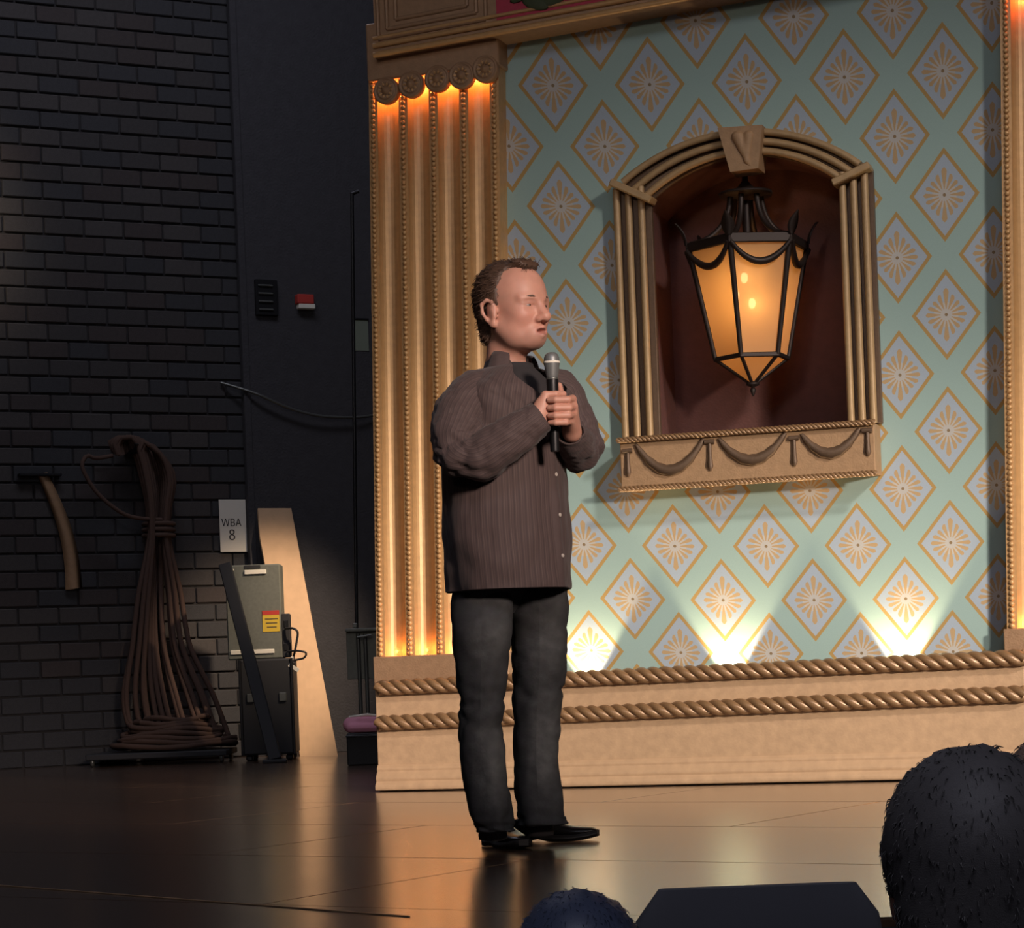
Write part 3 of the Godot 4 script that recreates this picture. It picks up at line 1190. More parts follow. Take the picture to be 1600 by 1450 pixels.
	var s00 := wp(969, 766, sw)
	var s01 := wp(1367, 738, sw)
	var s10 := wp(969, 690, sw)
	var s11 := wp(1369, 657, sw)
	var u0 := s00.x
	var u1 := s01.x
	var y0 := (s00.y + s01.y) / 2
	var y1 := (s10.y + s11.y) / 2
	var sb := mb()
	sb.box(Vector3((u0 + u1) / 2, (y0 + y1) / 2, sw / 2 - 0.01), Vector3(u1 - u0, y1 - y0, sw - 0.02), Basis.IDENTITY, 0.004)
	var so := obj("sill_panel", sb, M.stone_tan, t)
	for y in [y0, y1]:
		var r := mb()
		rope(r, Vector3(u0 - 0.006, y, sw), Vector3(u1 + 0.006, y, sw), 0.014, 0.06, 3, 6, 10)
		obj("rope_moulding", r, M.rope_gold, so)
	for e in [[992.0, 1098.0, 690.0, 735.0], [1122.0, 1226.0, 681.0, 719.0], [1251.0, 1342.0, 674.0, 709.0]]:
		var g := mb()
		var a := wp(e[0], e[2] + 4, sw)
		var c := wp(e[1], e[2] - 5, sw)
		var low := wp((e[0] + e[1]) / 2, e[3], sw)
		var pts := []
		var rad := []
		for k in 15:
			var x := k / 14.0
			pts.append(Vector3(lerpf(a.x, c.x, x), lerpf(a.y, c.y, x) - (minf(a.y, c.y) - low.y) * 4.0 * x * (1 - x), sw - 0.016))
			rad.append(0.008 + 0.016 * sin(PI * x) + 0.003 * (k % 2))
		g.tube(pts, rad, 9)
		obj("garland", g, M.swag_bronze, so)
	for e in [[979.0, 704.0, 744.0], [1107.0, 690.0, 735.0], [1239.0, 684.0, 728.0], [1354.0, 672.0, 712.0]]:
		var g := mb()
		var a := wp(e[0], e[1], sw)
		var c := wp(e[0] + 1, e[2], sw)
		g.tube([Vector3(a.x - 0.022, a.y, sw - 0.014), Vector3(a.x + 0.022, a.y, sw - 0.014)], [0.011], 8)
		g.tube([Vector3(a.x, a.y, sw - 0.016), Vector3(a.x, lerpf(a.y, c.y, 0.5), sw - 0.016), Vector3(a.x, lerpf(a.y, c.y, 0.85), sw - 0.016), Vector3(a.x, c.y, sw - 0.016)], [0.009, 0.01, 0.014, 0.005], 8)
		obj("drop", g, M.swag_bronze, so)

func lantern() -> void:
	var w := -0.06
	var top := wp(1168, 386, w)
	var bot := wp(1171, 561, w)
	var tip := wp(1171, 618, w)
	var roof := wp(1163, 304, w)
	var hook := wp(1163, 262, w)
	var ax := top.x + 0.0
	var base := Vector3(ax, tip.y, w)
	var t := wthing("lantern", "six-sided iron lantern with glowing amber panes hanging in the niche", "lantern", base)
	var R := 0.272
	var r := 0.168
	var ctr := []
	var low := []
	for k in 6:
		# corners counted from the viewer's right; the wall is turned 19.5 degrees to the viewer
		var an := deg_to_rad(-14.0 + 60.0 * k) - deg_to_rad(13.0)
		var dd := Vector3(cos(an), 0, sin(an))
		ctr.append(Vector3(ax, top.y, w) + dd * R)
		low.append(Vector3(ax, bot.y, w) + dd * r)
	var point := Vector3(ax, tip.y + 0.045, w)
	var fr := mb()
	for k in 6:
		var k2 := (k + 1) % 6
		var u: Vector3 = (ctr[k2] - ctr[k]).normalized()
		var o: Vector3 = Vector3.UP.cross(u)
		fr.box((ctr[k] + ctr[k2]) / 2, Vector3(ctr[k].distance_to(ctr[k2]) + 0.02, 0.042, 0.022), Basis(u, Vector3.UP, o), 0.003)
		fr.box((low[k] + low[k2]) / 2, Vector3(low[k].distance_to(low[k2]) + 0.012, 0.02, 0.018), Basis(u, Vector3.UP, o), 0.003)
		fr.tube([ctr[k], low[k]], [0.014, 0.011], 8)
		fr.tube([low[k], point], [0.009, 0.008], 7)
	obj("frame", fr, M.iron, t)
	for k in 6:
		var k2 := (k + 1) % 6
		var nn: Vector3 = ((ctr[k] + ctr[k2]) / 2 - Vector3(ax, top.y, w)).normalized()
		nn = (nn + Vector3(0, -0.35, 0)).normalized()
		var g := mb()
		var inn := nn * 0.004
		g.poly([ctr[k] - inn, ctr[k2] - inn, low[k2] - inn, low[k] - inn], nn)
		obj("pane", g, M.lamp_glass, t)
		var g2 := mb()
		g2.poly([low[k] - inn, low[k2] - inn, point], (nn + Vector3(0, -1.2, 0)).normalized())
		obj("lower_pane", g2, M.lamp_glass, t)
		var s := mb()
		var pts := []
		for q in 13:
			var x := q / 12.0
			pts.append(ctr[k].lerp(ctr[k2], x) + Vector3(0, -0.012 - 0.088 * 4 * x * (1 - x), 0) + nn * 0.014 - Vector3(nn.x, 0, nn.z) * 0.02 * 4 * x * (1 - x))
		s.tube(pts, [0.010, 0.011, 0.013, 0.015, 0.016, 0.017, 0.017, 0.017, 0.016, 0.015, 0.013, 0.011, 0.010], 8)
		obj("swag", s, M.iron, t)
	var up := mb()
	var rt := Vector3(ax, roof.y, w)
	for k in 6:
		var dd: Vector3 = (ctr[k] - Vector3(ax, top.y, w)) / R
		var pts := []
		for q in 11:
			var x := q / 10.0
			var rr := lerpf(R * 0.97, 0.07, pow(x, 0.62)) - 0.03 * sin(PI * x)
			pts.append(Vector3(ax, lerpf(top.y + 0.015, roof.y, pow(x, 1.25)), w) + dd * rr)
		up.tube(pts, [0.013], 7)
	obj("crown_arm", up, M.iron, t)
	for k in 6:
		var dd: Vector3 = (ctr[k] - Vector3(ax, top.y, w)) / R
		var sd := Vector3.UP.cross(dd)
		var l := mb()
		var row := []
		for q in 9:
			var x := q / 8.0
			var c: Vector3 = ctr[k] + Vector3(0, 0.01 + 0.10 * x, 0) + dd * (0.005 + 0.045 * x * x)
			var hw := 0.03 * sin(PI * (0.12 + 0.86 * x)) + 0.001
			row.append(PackedVector3Array([c - sd * hw + dd * 0.008, c + dd * 0.0, c + sd * hw + dd * 0.008, c + dd * 0.014]))
		l.grid(row, true)
		obj("acanthus_leaf", l, M.iron, t)
	var cap := mb()
	cap.lathe([Vector2(0.02, -0.03), Vector2(0.05, -0.012), Vector2(0.12, -0.008), Vector2(0.122, 0.008), Vector2(0.06, 0.014), Vector2(0.03, 0.04), Vector2(0.014, 0.06), Vector2(0.012, hook.y - roof.y + 0.14)], at(rt), 18)
	cap.lathe([Vector2(0.02, 0.0), Vector2(0.02, roof.y - top.y - 0.06)], at(Vector3(ax, top.y + 0.05, w)), 10)
	obj("roof_plate", cap, M.iron, t)
	var fin := mb()
	fin.lathe([Vector2(0.002, -0.05), Vector2(0.008, -0.04), Vector2(0.014, -0.022), Vector2(0.008, -0.008), Vector2(0.03, 0.0), Vector2(0.03, 0.01), Vector2(0.012, 0.02)], at(point), 12)
	obj("finial", fin, M.iron, t)
	var bs := [wp(1163, 434, w + 0.13), wp(1175, 474, w + 0.125), wp(1150, 462, w - 0.06)]
	var hold := mb()
	for k in 3:
		hold.tube([Vector3(ax, top.y + 0.06, w), Vector3(bs[k].x, top.y + 0.02, bs[k].z), bs[k] + Vector3(0, 0.03, 0)], [0.008], 7)
	obj("bulb_holder", hold, M.iron, t)
	for k in 3:
		var b := mb()
		b.ball(bs[k], Vector3(0.017, 0.024, 0.017), Basis.IDENTITY, 12, 8)
		obj("bulb", b, M.bulb, t)
		omni("lantern_light", WT * bs[k], [0.009, 0.009, 0.012][k], srgb(255, 190, 120), 0.017)

func brick_wall() -> void:
	# the wall backstage on the left runs away from the viewer to the right
	var a := on_floor(0, 1203)
	var d := Vector3(0.8944, 0, -0.4472)
	var n := Vector3(0.4472, 0, 0.8944)
	var xf := Transform3D(Basis(d, Vector3.UP, n), a)
	var b := MB.new()
	b.box(Vector3(0.2, 3.6, -0.155), Vector3(9.0, 7.2, 0.3), Basis.IDENTITY, 0.0)
	var w := obj("wall_left", b, M.gap_black)
	w.transform = xf
	structure(w, "black-painted brick wall backstage on the left", "wall")
	var bw := 0.288
	var bh := 0.124
	var variants := []
	for k in 6:
		var s := MB.new()
		s.box(Vector3(0, 0, 0.0), Vector3(bw - 0.012, bh - 0.014, 0.05 + 0.004 * (k % 3)), Basis.IDENTITY, 0.006)
		variants.append(s.mesh())
	var k := 0
	var rest := MB.new()
	for r in range(0, 46):
		for q in range(-6, 16):
			var x := (q + (0.5 if r % 2 else 0.0)) * bw + 0.02
			var y := (r + 0.5) * bh
			var inside := x > -0.25 and x < 1.62 and r > 3 and k < 300
			var tn := noise.get_noise_2d(q * 7.3 + r * 3.1, r * 5.7)
			if inside:
				again("brick", variants[(q * 5 + r * 3 + 60) % 6], M["brick_%d" % ((q * 7 + r * 11 + int(tn * 9) + 120) % 4)], at(Vector3(x, y, -0.014 + 0.004 * tn)), w, k)
				k += 1
			else:
				rest.box(Vector3(x, y, -0.014), Vector3(bw - 0.012, bh - 0.014, 0.05), Basis.IDENTITY, 0.005)
	obj("brickwork", rest, M.brick_2, w).set_meta("kind", "stuff")

func brick_plane(px: float, py: float, out := 0.03) -> Vector3:
	var a := on_floor(0, 1203)
	var n := Vector3(0.4472, 0, 0.8944)
	var c := Vector3(0, EYE, 0)
	var r := ray(px, py)
	return c + r * ((a + n * out - c).dot(n) / r.dot(n))

# how far in front of the bricks the point of a pixel at that depth is
func brick_gap(px: float, py: float, depth: float) -> float:
	return (deep(px, py, depth) - on_floor(0, 1203)).dot(Vector3(0.4472, 0, 0.8944))

func letters(text: String, size: float, depth := 0.002) -> TextMesh:
	var t := TextMesh.new()
	var f := SystemFont.new()
	f.font_names = PackedStringArray(["Droid Sans"])
	t.font = f
	t.text = text
	t.font_size = 32
	t.pixel_size = size / 32.0
	t.depth = depth
	return t

func backstage() -> void:
	var n := Vector3(0.4472, 0, 0.8944)
	var d := Vector3(0.8944, 0, -0.4472)
	var face := Basis(d, Vector3.UP, n)
	# tall black flat against the right part of the brick wall
	var fl0 := brick_plane(398, 1180, 0.02)
	O = Vector3(fl0.x, 0, fl0.z)
	var t := thing("black_flat", "tall black scenery flat against the brick wall behind the plywood board", "scenery flat", Transform3D(face, O))
	var fb := MB.new()
	fb.box(Vector3(1.0, 3.3, 0.035), Vector3(2.0, 6.6, 0.05), Basis.IDENTITY, 0.004)
	obj("face_board", fb, M.dark_wall, t)
	var fe := MB.new()
	fe.box(Vector3(0.025, 3.3, 0.064), Vector3(0.05, 6.6, 0.012), Basis.IDENTITY, 0.003)
	obj("edge_batten", fe, M.dark_wall, t)
	# rope hank
	var hx := brick_plane(215, 690, 0.2)
	O = Vector3(hx.x, 0, hx.z)
	t = thing("rope_coil", "hank of thick brown rope hanging on the brick wall, tied at its waist", "rope", at(O))
	var hk := mb()
	var peg := brick_plane(208, 706, 0.16)
	hk.tube([peg - n * 0.16, peg + n * 0.06, peg + n * 0.09 + Vector3(0, 0.05, 0)], [0.022, 0.02, 0.016], 8)
	obj("wall_hook", hk, M.black_metal, t)
	var hank := mb()
	for k in 15:
		var f := k / 14.0
		var jx := rng.randf_range(-5, 5)
		var pts := []
		var outw := 0.10 + 0.16 * sin(f * 9.0) * 0.5 + 0.06
		for q in [Vector2(lerpf(178, 225, f), 706 + 6 * sin(f * 7)), Vector2(lerpf(172, 232, f), 684 + 14 * absf(f - 0.4)), Vector2(lerpf(200, 262, f), 684 + 40 * f * f), Vector2(lerpf(222, 272, f), 750), Vector2(lerpf(233, 262, f), 826), Vector2(lerpf(216, 278, f) + jx, 930), Vector2(lerpf(205, 292, f) + jx, 1010), Vector2(lerpf(192, 326, f) + jx, 1080), Vector2(lerpf(198, 352, f) + jx, 1130 + 20 * f)]:
			pts.append(brick_plane(q.x, q.y, outw if q.y < 900 else lerpf(outw, brick_gap(q.x, q.y, 15.95), (q.y - 900) / 250.0)))
		pts.append(deep(lerpf(226, 352, f), 1166, 15.9) + Vector3(0, 0.01 + 0.03 * (k % 3), 0))
		hank.tube(curve(pts, 34), [0.019], 7)
	obj("hank", hank, M.rope_brown, t)
	var tie := mb()
	for k in 3:
		var pts := []
		for q in 15:
			var an := TAU * q / 14.0
			var c := brick_plane(248, 820 + k * 9, 0.14)
			pts.append(c + d * cos(an) * 0.105 + n * sin(an) * 0.12 + Vector3(0, 0.01 * q / 14.0, 0))
		tie.tube(pts, [0.017], 7)
	obj("waist_tie", tie, M.rope_brown, t)
	var tail := mb()
	tail.tube(curve([brick_plane(262, 812, 0.2), brick_plane(200, 806, 0.26), brick_plane(150, 768, 0.25), brick_plane(128, 726, 0.24), brick_plane(136, 712, 0.22), brick_plane(150, 716, 0.22), brick_plane(176, 712, 0.2)], 30), [0.015], 7)
	obj("loose_loop", tail, M.rope_brown, t)
	var dc := deep(276, 1172, 15.95)
	var heap := mb()
	for k in 8:
		var pts := []
		for q in 30:
			var an := TAU * q / 29.0
			pts.append(dc + Vector3(-0.02, 0.012, -0.02) + Vector3(cos(an) * (0.42 - 0.03 * k), 0.012 + 0.026 * k, sin(an) * (0.24 - 0.018 * k)) + Vector3(rng.randf_range(-0.02, 0.02) + 0.03 * sin(k * 2.0), 0.012 + 0.012 * sin(an * 3 + k), 0))
		heap.tube(pts, [0.019], 7)
	obj("floor_coils", heap, M.rope_brown, t)
	# pale strap on the wall at far left
	O = brick_plane(85, 920, 0.05)
	t = thing("wall_strap", "dim grey-brown strap curving down the brick wall at far left", "strap", at(O))
	var sp := mb()
	var rows := []
	for q in 13:
		var f := q / 12.0
		var px := 58 + 40 * f + 14 * sin(PI * f * 0.9)
		var py := lerpf(742, 922, f)
		rows.append(PackedVector3Array([brick_plane(px, py, 0.04), brick_plane(px + 6 + 8 * f, py - 2, 0.058), brick_plane(px + 16 + 10 * f, py - 4, 0.05), brick_plane(px + 8, py, 0.03)]))
	sp.grid(rows, true)
	obj("webbing", sp, M.stone_tan, t)
	var bk := mb()
	var bp := brick_plane(62, 742, 0.05)
	bk.box(bp, Vector3(0.3, 0.02, 0.06), face, 0.004)
	obj("bracket", bk, M.black_metal, t)
	# paper sign
	var s0 := brick_plane(364, 821.5, 0.034)
	O = s0
	t = thing("paper_sign", "white paper sign with faint lettering on the dark wall", "sign", Transform3D(face, s0))
	var sw := brick_plane(385, 820, 0.034).distance_to(brick_plane(343.5, 821, 0.034))
	var sh := 82.0 / FOCAL * -s0.z
	var pb := MB.new()
	pb.box(Vector3(0, 0, 0), Vector3(sw, sh, 0.004), Basis.IDENTITY, 0.001)
	obj("sheet", pb, M.paper, t)
	for e in [["WBA", 0.072, Vector3(-0.012, 0.022, 0.003)], ["8", 0.1, Vector3(-0.012, -0.068, 0.003)]]:
		var l := MeshInstance3D.new()
		l.mesh = letters(e[0], e[1])
		l.material_override = M.ink
		l.position = e[2]
		l.name = "lettering" if not t.has_node("lettering") else "lettering_001"
		t.add_child(l)
	# leaning plywood board, wider at the foot end
	var q := [brick_plane(403, 794, 0.11), brick_plane(455, 794, 0.105), Vector3.ZERO, Vector3.ZERO]
	var foot := (on_floor(469, 1181) + on_floor(528, 1181)) / 2
	q[2] = on_floor(528, 1181.5)
	q[3] = on_floor(469, 1181.5)
	O = Vector3(foot.x, 0, foot.z)
	t = thing("plywood_board", "pale plywood board leaning upright behind the grey box", "board", at(O))
	var nb: Vector3 = (q[1] - q[0]).cross(q[2] - q[1]).normalized()
	var mr := ray(406, 838)
	var mid_l: Vector3 = Vector3(0, EYE, 0) + mr * ((q[0] - Vector3(0, EYE, 0)).dot(nb) / mr.dot(nb))
	nb = nb if nb.z > 0 else -nb
	var pv := mb()
	var front := [q[0], q[1], q[2], q[3], mid_l]
	var back := []
	for p in front:
		back.append(p - nb * 0.019)
	pv.poly([q[0], q[1], q[2], mid_l], nb)
	pv.poly([mid_l, q[2], q[3]], nb)
	pv.poly([back[0], back[1], back[2], back[4]], -nb)
	pv.poly([back[4], back[2], back[3]], -nb)
	for e in [[0, 1], [1, 2], [2, 3], [3, 4], [4, 0]]:
		var m: Vector3 = (front[e[0]] + front[e[1]]) / 2 - (q[0] + q[1] + q[2] + q[3]) / 4
		var ed: Vector3 = front[e[1]] - front[e[0]]
		var nn := ed.cross(nb).normalized()
		pv.poly([front[e[0]], front[e[1]], back[e[1]], back[e[0]]], nn if nn.dot(m) > 0 else -nn)
	obj("panel", pv, M.plywood, t)
	# black case on the floor, with the grey electrical box on top of it
	var cd := 15.7
	var ca := deep(374, 1031, cd)
	var cb := deep(455, 1031, cd)
	var hgt := ca.y
	O = Vector3((ca.x + cb.x) / 2, 0, -cd)
	t = thing("equipment_case", "black equipment case on the floor under the grey box", "case", at(O))
	var cs := mb()
	cs.box(Vector3(O.x, hgt / 2 + 0.02, -cd - 0.2), Vector3(cb.x - ca.x, hgt - 0.04, 0.4), Basis.IDENTITY, 0.012)
	obj("case_body", cs, M.rubber, t)
	for k in 2:
		var lt := mb()
		lt.box(Vector3(O.x + (k - 0.5) * 0.22, hgt * 0.62, -cd + 0.006), Vector3(0.05, 0.06, 0.014), Basis.IDENTITY, 0.004)
		obj("latch", lt, M.dull_steel, t)
	for sx in [-0.5, 0.5]:
		var ed := mb()
		ed.box(Vector3(O.x + sx * (cb.x - ca.x), hgt / 2 + 0.02, -cd), Vector3(0.02, hgt - 0.04, 0.02), Basis.IDENTITY, 0.004)
		obj("edge_strip", ed, M.black_metal, t)
		for fz in [-0.06, -0.34]:
			var ft := mb()
			ft.box(Vector3(O.x + sx * (cb.x - ca.x - 0.08), 0.02, -cd + fz), Vector3(0.05, 0.04, 0.05), Basis.IDENTITY, 0.01)
			obj("foot", ft, M.black_metal, t)
	var bd := cd + 0.06
	var g0 := deep(351, 884, bd)
	var g1 := deep(437, 884, bd)
	var g2 := deep(437, 1029, bd)
	var gy := hgt + 0.001
	O = Vector3((g0.x + g1.x) / 2, gy, -bd)
	t = thing("electrical_box", "grey metal electrical box with a yellow warning label on the black case", "electrical box", at(O))
	var gb := mb()
	var gw := g1.x - g0.x
	var gh := g0.y - gy
	gb.box(Vector3(O.x, gy + gh / 2, -bd - 0.11), Vector3(gw, gh, 0.22), Basis.IDENTITY, 0.008)
	obj("cabinet", gb, M.grey_box, t)
	for e in [["handle", Vector3(0.02, gh - 0.052, 0.006), Vector3(0.15, 0.03, 0.014)], ["lower_flange", Vector3(-0.02, 0.05, 0.004), Vector3(0.3, 0.03, 0.01)], ["latch", Vector3(-0.15, gh - 0.03, 0.004), Vector3(0.05, 0.012, 0.01)]]:
		var hd := mb()
		hd.box(Vector3(O.x, gy, -bd) + e[1], e[2], Basis.IDENTITY, 0.003)
		obj(e[0], hd, M.paper, t)
	var hr := mb()
	hr.box(Vector3(O.x + 0.0, gy + gh - 0.015, -bd + 0.002), Vector3(0.11, 0.022, 0.006), Basis.IDENTITY, 0.001)
	obj("handle_slot", hr, M.rubber, t)
	var l0 := deep(423.5, 972, bd)
	var yl := mb()
	yl.box(Vector3(l0.x, l0.y - 0.008, -bd + 0.002), Vector3(0.116, 0.115, 0.003), Basis.IDENTITY, 0.0005)
	var yo := obj("warning_label", yl, M.label_yellow, t)
	var rl := mb()
	rl.box(Vector3(l0.x, l0.y + 0.064, -bd + 0.003), Vector3(0.116, 0.03, 0.003), Basis.IDENTITY, 0.0005)
	obj("red_band", rl, M.label_red, yo)
	for k in 3:
		var il := mb()
		il.box(Vector3(l0.x + 0.004, l0.y + 0.022 - 0.028 * k, -bd + 0.0042), Vector3(0.09 - 0.012 * k, 0.006, 0.001), Basis.IDENTITY, 0.0)
		obj("print_line", il, M.ink, yo)
	# outlet box on the side of it, with looped cable and a white tag
	O = deep(444, 994, bd - 0.02)
	t = thing("outlet_box", "narrow black outlet box fixed to the right side of the grey box", "outlet box", at(O))
	var ob := mb()
	ob.box(deep(444, 993, bd) - Vector3(-0.012, 0, 0.05), Vector3(0.058, 0.30, 0.1), Basis.IDENTITY, 0.006)
	obj("housing", ob, M.rubber, t)
	for k in 2:
		var sc := mb()
		sc.box(deep(446, 975 + 36 * k, bd) + Vector3(0.004, 0, 0.002), Vector3(0.03, 0.05, 0.006), Basis.IDENTITY, 0.003)
		obj("socket", sc, M.mic_black, t)
	var cab := MB.new(deep(455, 1030, bd))
	cab.tube(curve([deep(446, 982, bd - 0.01), deep(458, 982, bd - 0.06), deep(465, 988, bd - 0.06), deep(463, 1005, bd - 0.05), deep(459, 1025, bd - 0.04), deep(456, 1034, bd - 0.04)], 20), [0.008], 7)
	cab.tube(curve([deep(449, 1018, bd - 0.01), deep(465, 1017, bd - 0.07), deep(478, 1020, bd - 0.08), deep(475, 1028, bd - 0.06), deep(463, 1031, bd - 0.05), deep(455, 1036, bd - 0.04), deep(452, 1048, bd - 0.04), deep(453, 1062, bd - 0.03)], 26), [0.007], 7)
	cab.ball(deep(458, 1036, bd - 0.05), Vector3(0.014, 0.012, 0.012))
	var co := obj("cable_loop", cab, M.rubber)
	co.position = deep(455, 1030, bd)
	tag(co, "looped black cable hanging from the outlet box in front of the pale board", "cable")
	var tg := MB.new(deep(459, 1043, bd - 0.06))
	tg.box(deep(459, 1043, bd - 0.06), Vector3(0.078, 0.026, 0.002), Basis(Vector3(0, 0, 1), -0.6), 0.0005)
	tg.box(deep(456, 1030, bd - 0.06), Vector3(0.018, 0.04, 0.002), Basis(Vector3(0, 0, 1), -0.25), 0.0005)
	var to := obj("cable_tag", tg, M.paper)
	to.position = deep(459, 1043, bd - 0.06)
	tag(to, "small white tag tied to the looped black cable", "tag")
	# black brace leaning across the grey box
	var b0 := deep(352, 890, bd - 0.12)
	var b1 := on_floor(430, 1192)
	O = b1
	t = thing("black_brace", "black wooden brace leaning diagonally across the front of the grey box", "brace", at(O))
	var br := mb()
	var dirb := (b0 - b1).normalized()
	br.box((b0 + b1) / 2 + Vector3(0, 0.03, 0), Vector3(0.085, b0.distance_to(b1) + 0.02, 0.04), Basis(Vector3(0, 0, 1).cross(-dirb).normalized() * -1.0, dirb, Vector3(0, 0, 1)).orthonormalized(), 0.006)
	obj("batten", br, M.rubber, t)
	var bf := mb()
	bf.box(b1 + Vector3(0, 0.012, 0), Vector3(0.16, 0.024, 0.1), Basis.IDENTITY, 0.006)
	obj("foot_plate", bf, M.rubber, t)
	# small rack by the portal edge: shelf on two posts, pink cloth at the foot on a black box
	var rd := 13.2
	var r0 := on_floor(566, 1196)
	rd = -r0.z
	var bx0 := deep(541, 1146, rd)
	var bx1 := deep(592, 1146, rd)
	O = Vector3((bx0.x + bx1.x) / 2, 0, -rd)
	t = thing("black_crate", "low black crate on the floor beside the foot of the pilaster", "crate", at(O))
	var kb := mb()
	kb.box(Vector3(O.x, bx0.y / 2, -rd - 0.14), Vector3(bx1.x - bx0.x, bx0.y, 0.28), Basis.IDENTITY, 0.008)
	obj("crate_body", kb, M.rubber, t)
	var kl := mb()
	kl.box(Vector3(O.x, bx0.y - 0.02, -rd + 0.004), Vector3(bx1.x - bx0.x + 0.008, 0.014, 0.012), Basis.IDENTITY, 0.003)
	obj("crate_rim", kl, M.black_metal, t)
	O = Vector3(O.x, bx0.y, -rd - 0.08)
	t = thing("pink_cloth", "folded pink cloth with a white fold on the black crate", "cloth", at(O))
	var pk := mb()
	var fld := Field.new()
	fld.bone(O + Vector3(-0.075, 0.05, 0), O + Vector3(0.08, 0.05, 0.0), 0.05, 0.048, 0.02)
	fld.bone(O + Vector3(-0.07, 0.03, 0.05), O + Vector3(0.08, 0.03, 0.05), 0.03, 0.03, 0.02)
	fld.bone(O + Vector3(-0.02, 0.08, 0.03), O + Vector3(0.09, 0.07, 0.04), 0.018, 0.02, 0.01)
	fld.build(pk, O + Vector3(-0.17, -0.03, -0.1), O + Vector3(0.17, 0.14, 0.12), 0.01)
	obj("roll", pk, M.pink_cloth, t)
	var wf := mb()
	wf.tube([O + Vector3(-0.085, 0.098, 0.01), O + Vector3(-0.03, 0.102, 0.0), O + Vector3(0.03, 0.108, 0.0), O + Vector3(0.09, 0.1, 0.01)], [0.008, 0.01, 0.01, 0.008], 8)
	obj("white_fold", wf, M.paper, t)
	var sd := rd + 0.32
	var s1 := deep(540, 985, sd)
	var s2 := deep(600, 985, sd)
	O = Vector3((s1.x + s2.x) / 2, 0, -sd)
	t = thing("equipment_stand", "dark metal stand with a flat tray and two thin posts beside the pilaster", "stand", at(O))
	var tr := mb()
	tr.box(Vector3(O.x, s1.y, -sd - 0.08), Vector3(s2.x - s1.x, 0.02, 0.2), Basis.IDENTITY, 0.003)
	tr.box(Vector3(O.x, s1.y - 0.16, -sd - 0.1), Vector3(s2.x - s1.x, 0.3, 0.15), Basis.IDENTITY, 0.003)
	obj("tray", tr, M.grey_box, t)
	for x in [559.0, 570.0]:
		var ps := mb()
		var a := deep(x, 990, sd)
		ps.tube([Vector3(a.x, 0.012, -sd - 0.02), Vector3(a.x, a.y, -sd - 0.02)], [0.013], 9)
		obj("post", ps, M.dull_steel, t)
	var bp2 := mb()
	bp2.box(Vector3(O.x, 0.01, -sd - 0.04), Vector3(s2.x - s1.x, 0.02, 0.2), Basis.IDENTITY, 0.004)
	obj("base_plate", bp2, M.black_metal, t)
	var cl := mb()
	cl.box(deep(555, 980, sd) + Vector3(0, 0.01, 0), Vector3(0.03, 0.03, 0.03), Basis.IDENTITY, 0.004)
	cl.tube([deep(558, 996, sd - 0.03), deep(580, 992, sd - 0.03)], [0.007], 8)
	obj("clamp", cl, M.dull_steel, t)
	# thin pipe above it
	var pp := MB.new(deep(556, 980, sd + 0.02))
	pp.tube([deep(556, 984, sd - 0.0) + Vector3(0, -0.02, -0.05), deep(549, 300, sd) + Vector3(0, 0, -0.05)], [0.012], 9)
	pp.tube([deep(549, 300, sd) + Vector3(0, 0, -0.05), deep(560, 296, sd) + Vector3(0, 0, -0.05)], [0.012], 9)
	var po := obj("thin_pipe", pp, M.black_metal)
	po.position = deep(556, 980, sd + 0.02)
	tag(po, "thin dark upright pipe rising from the tray beside the pilaster", "pipe")
	# on the dark wall: a slack cable, a small red box, a vent and a faded notice
	var sl := MB.new(brick_plane(470, 640, 0.14))
	sl.tube(curve([brick_plane(345, 598, 0.03), brick_plane(400, 615, 0.13), brick_plane(450, 637, 0.14), brick_plane(500, 650, 0.14), brick_plane(560, 652, 0.13), brick_plane(600, 646, 0.1)], 24), [0.011], 7)
	var slo := obj("slack_cable", sl, M.dull_steel)
	slo.position = brick_plane(470, 640, 0.14)
	tag(slo, "slack dark cable drooping across the black flat", "cable")
	var rb := brick_plane(476, 474, 0.112)
	t = thing("red_call_box", "small red box with a pale lower edge on the black flat", "alarm box", Transform3D(face, rb))
	var r1 := MB.new()
	r1.box(Vector3(0, 0.028, 0), Vector3(0.13, 0.07, 0.06), Basis.IDENTITY, 0.006)
	obj("cover", r1, M.label_red, t)
	var r2 := MB.new()
	r2.box(Vector3(0.01, -0.024, 0.0), Vector3(0.13, 0.036, 0.055), Basis.IDENTITY, 0.005)
	obj("lower_lip", r2, M.paper, t)
	var vb := brick_plane(416, 465, 0.098)
	t = thing("wall_vent", "small dark louvred vent on the black flat left of the red box", "vent", Transform3D(face, vb))
	var v1 := MB.new()
	v1.box(Vector3(0, 0, 0), Vector3(0.17, 0.26, 0.03), Basis.IDENTITY, 0.004)
	obj("vent_plate", v1, M.black_metal, t)
	var lm := MB.new()
	lm.box(Vector3.ZERO, Vector3(0.11, 0.012, 0.02), Basis.IDENTITY, 0.003)
	var lmm := lm.mesh()
	for k in 4:
		again("slat", lmm, M.dull_steel, Transform3D(Basis(Vector3.RIGHT, 0.5), Vector3(-0.01, 0.085 - 0.058 * k, 0.018)), t, k)
	var nt := brick_plane(565, 524, 0.083)
	t = thing("faded_notice", "faded grey-green notice on the black flat beside the pilaster", "notice", Transform3D(face, nt))
	var n1 := MB.new()
	n1.box(Vector3.ZERO, Vector3(0.11, 0.23, 0.004), Basis.IDENTITY, 0.001)
	obj("sheet", n1, M.notice_green, t)
	var n2 := MB.new()
	n2.box(Vector3(0, 0.12, 0.004), Vector3(0.12, 0.014, 0.012), Basis.IDENTITY, 0.003)
	obj("clip", n2, M.black_metal, t)
	# black dolly that the rope is heaped on
	var dl := deep(276, 1172, 15.95)
	O = Vector3(dl.x, 0, dl.z)
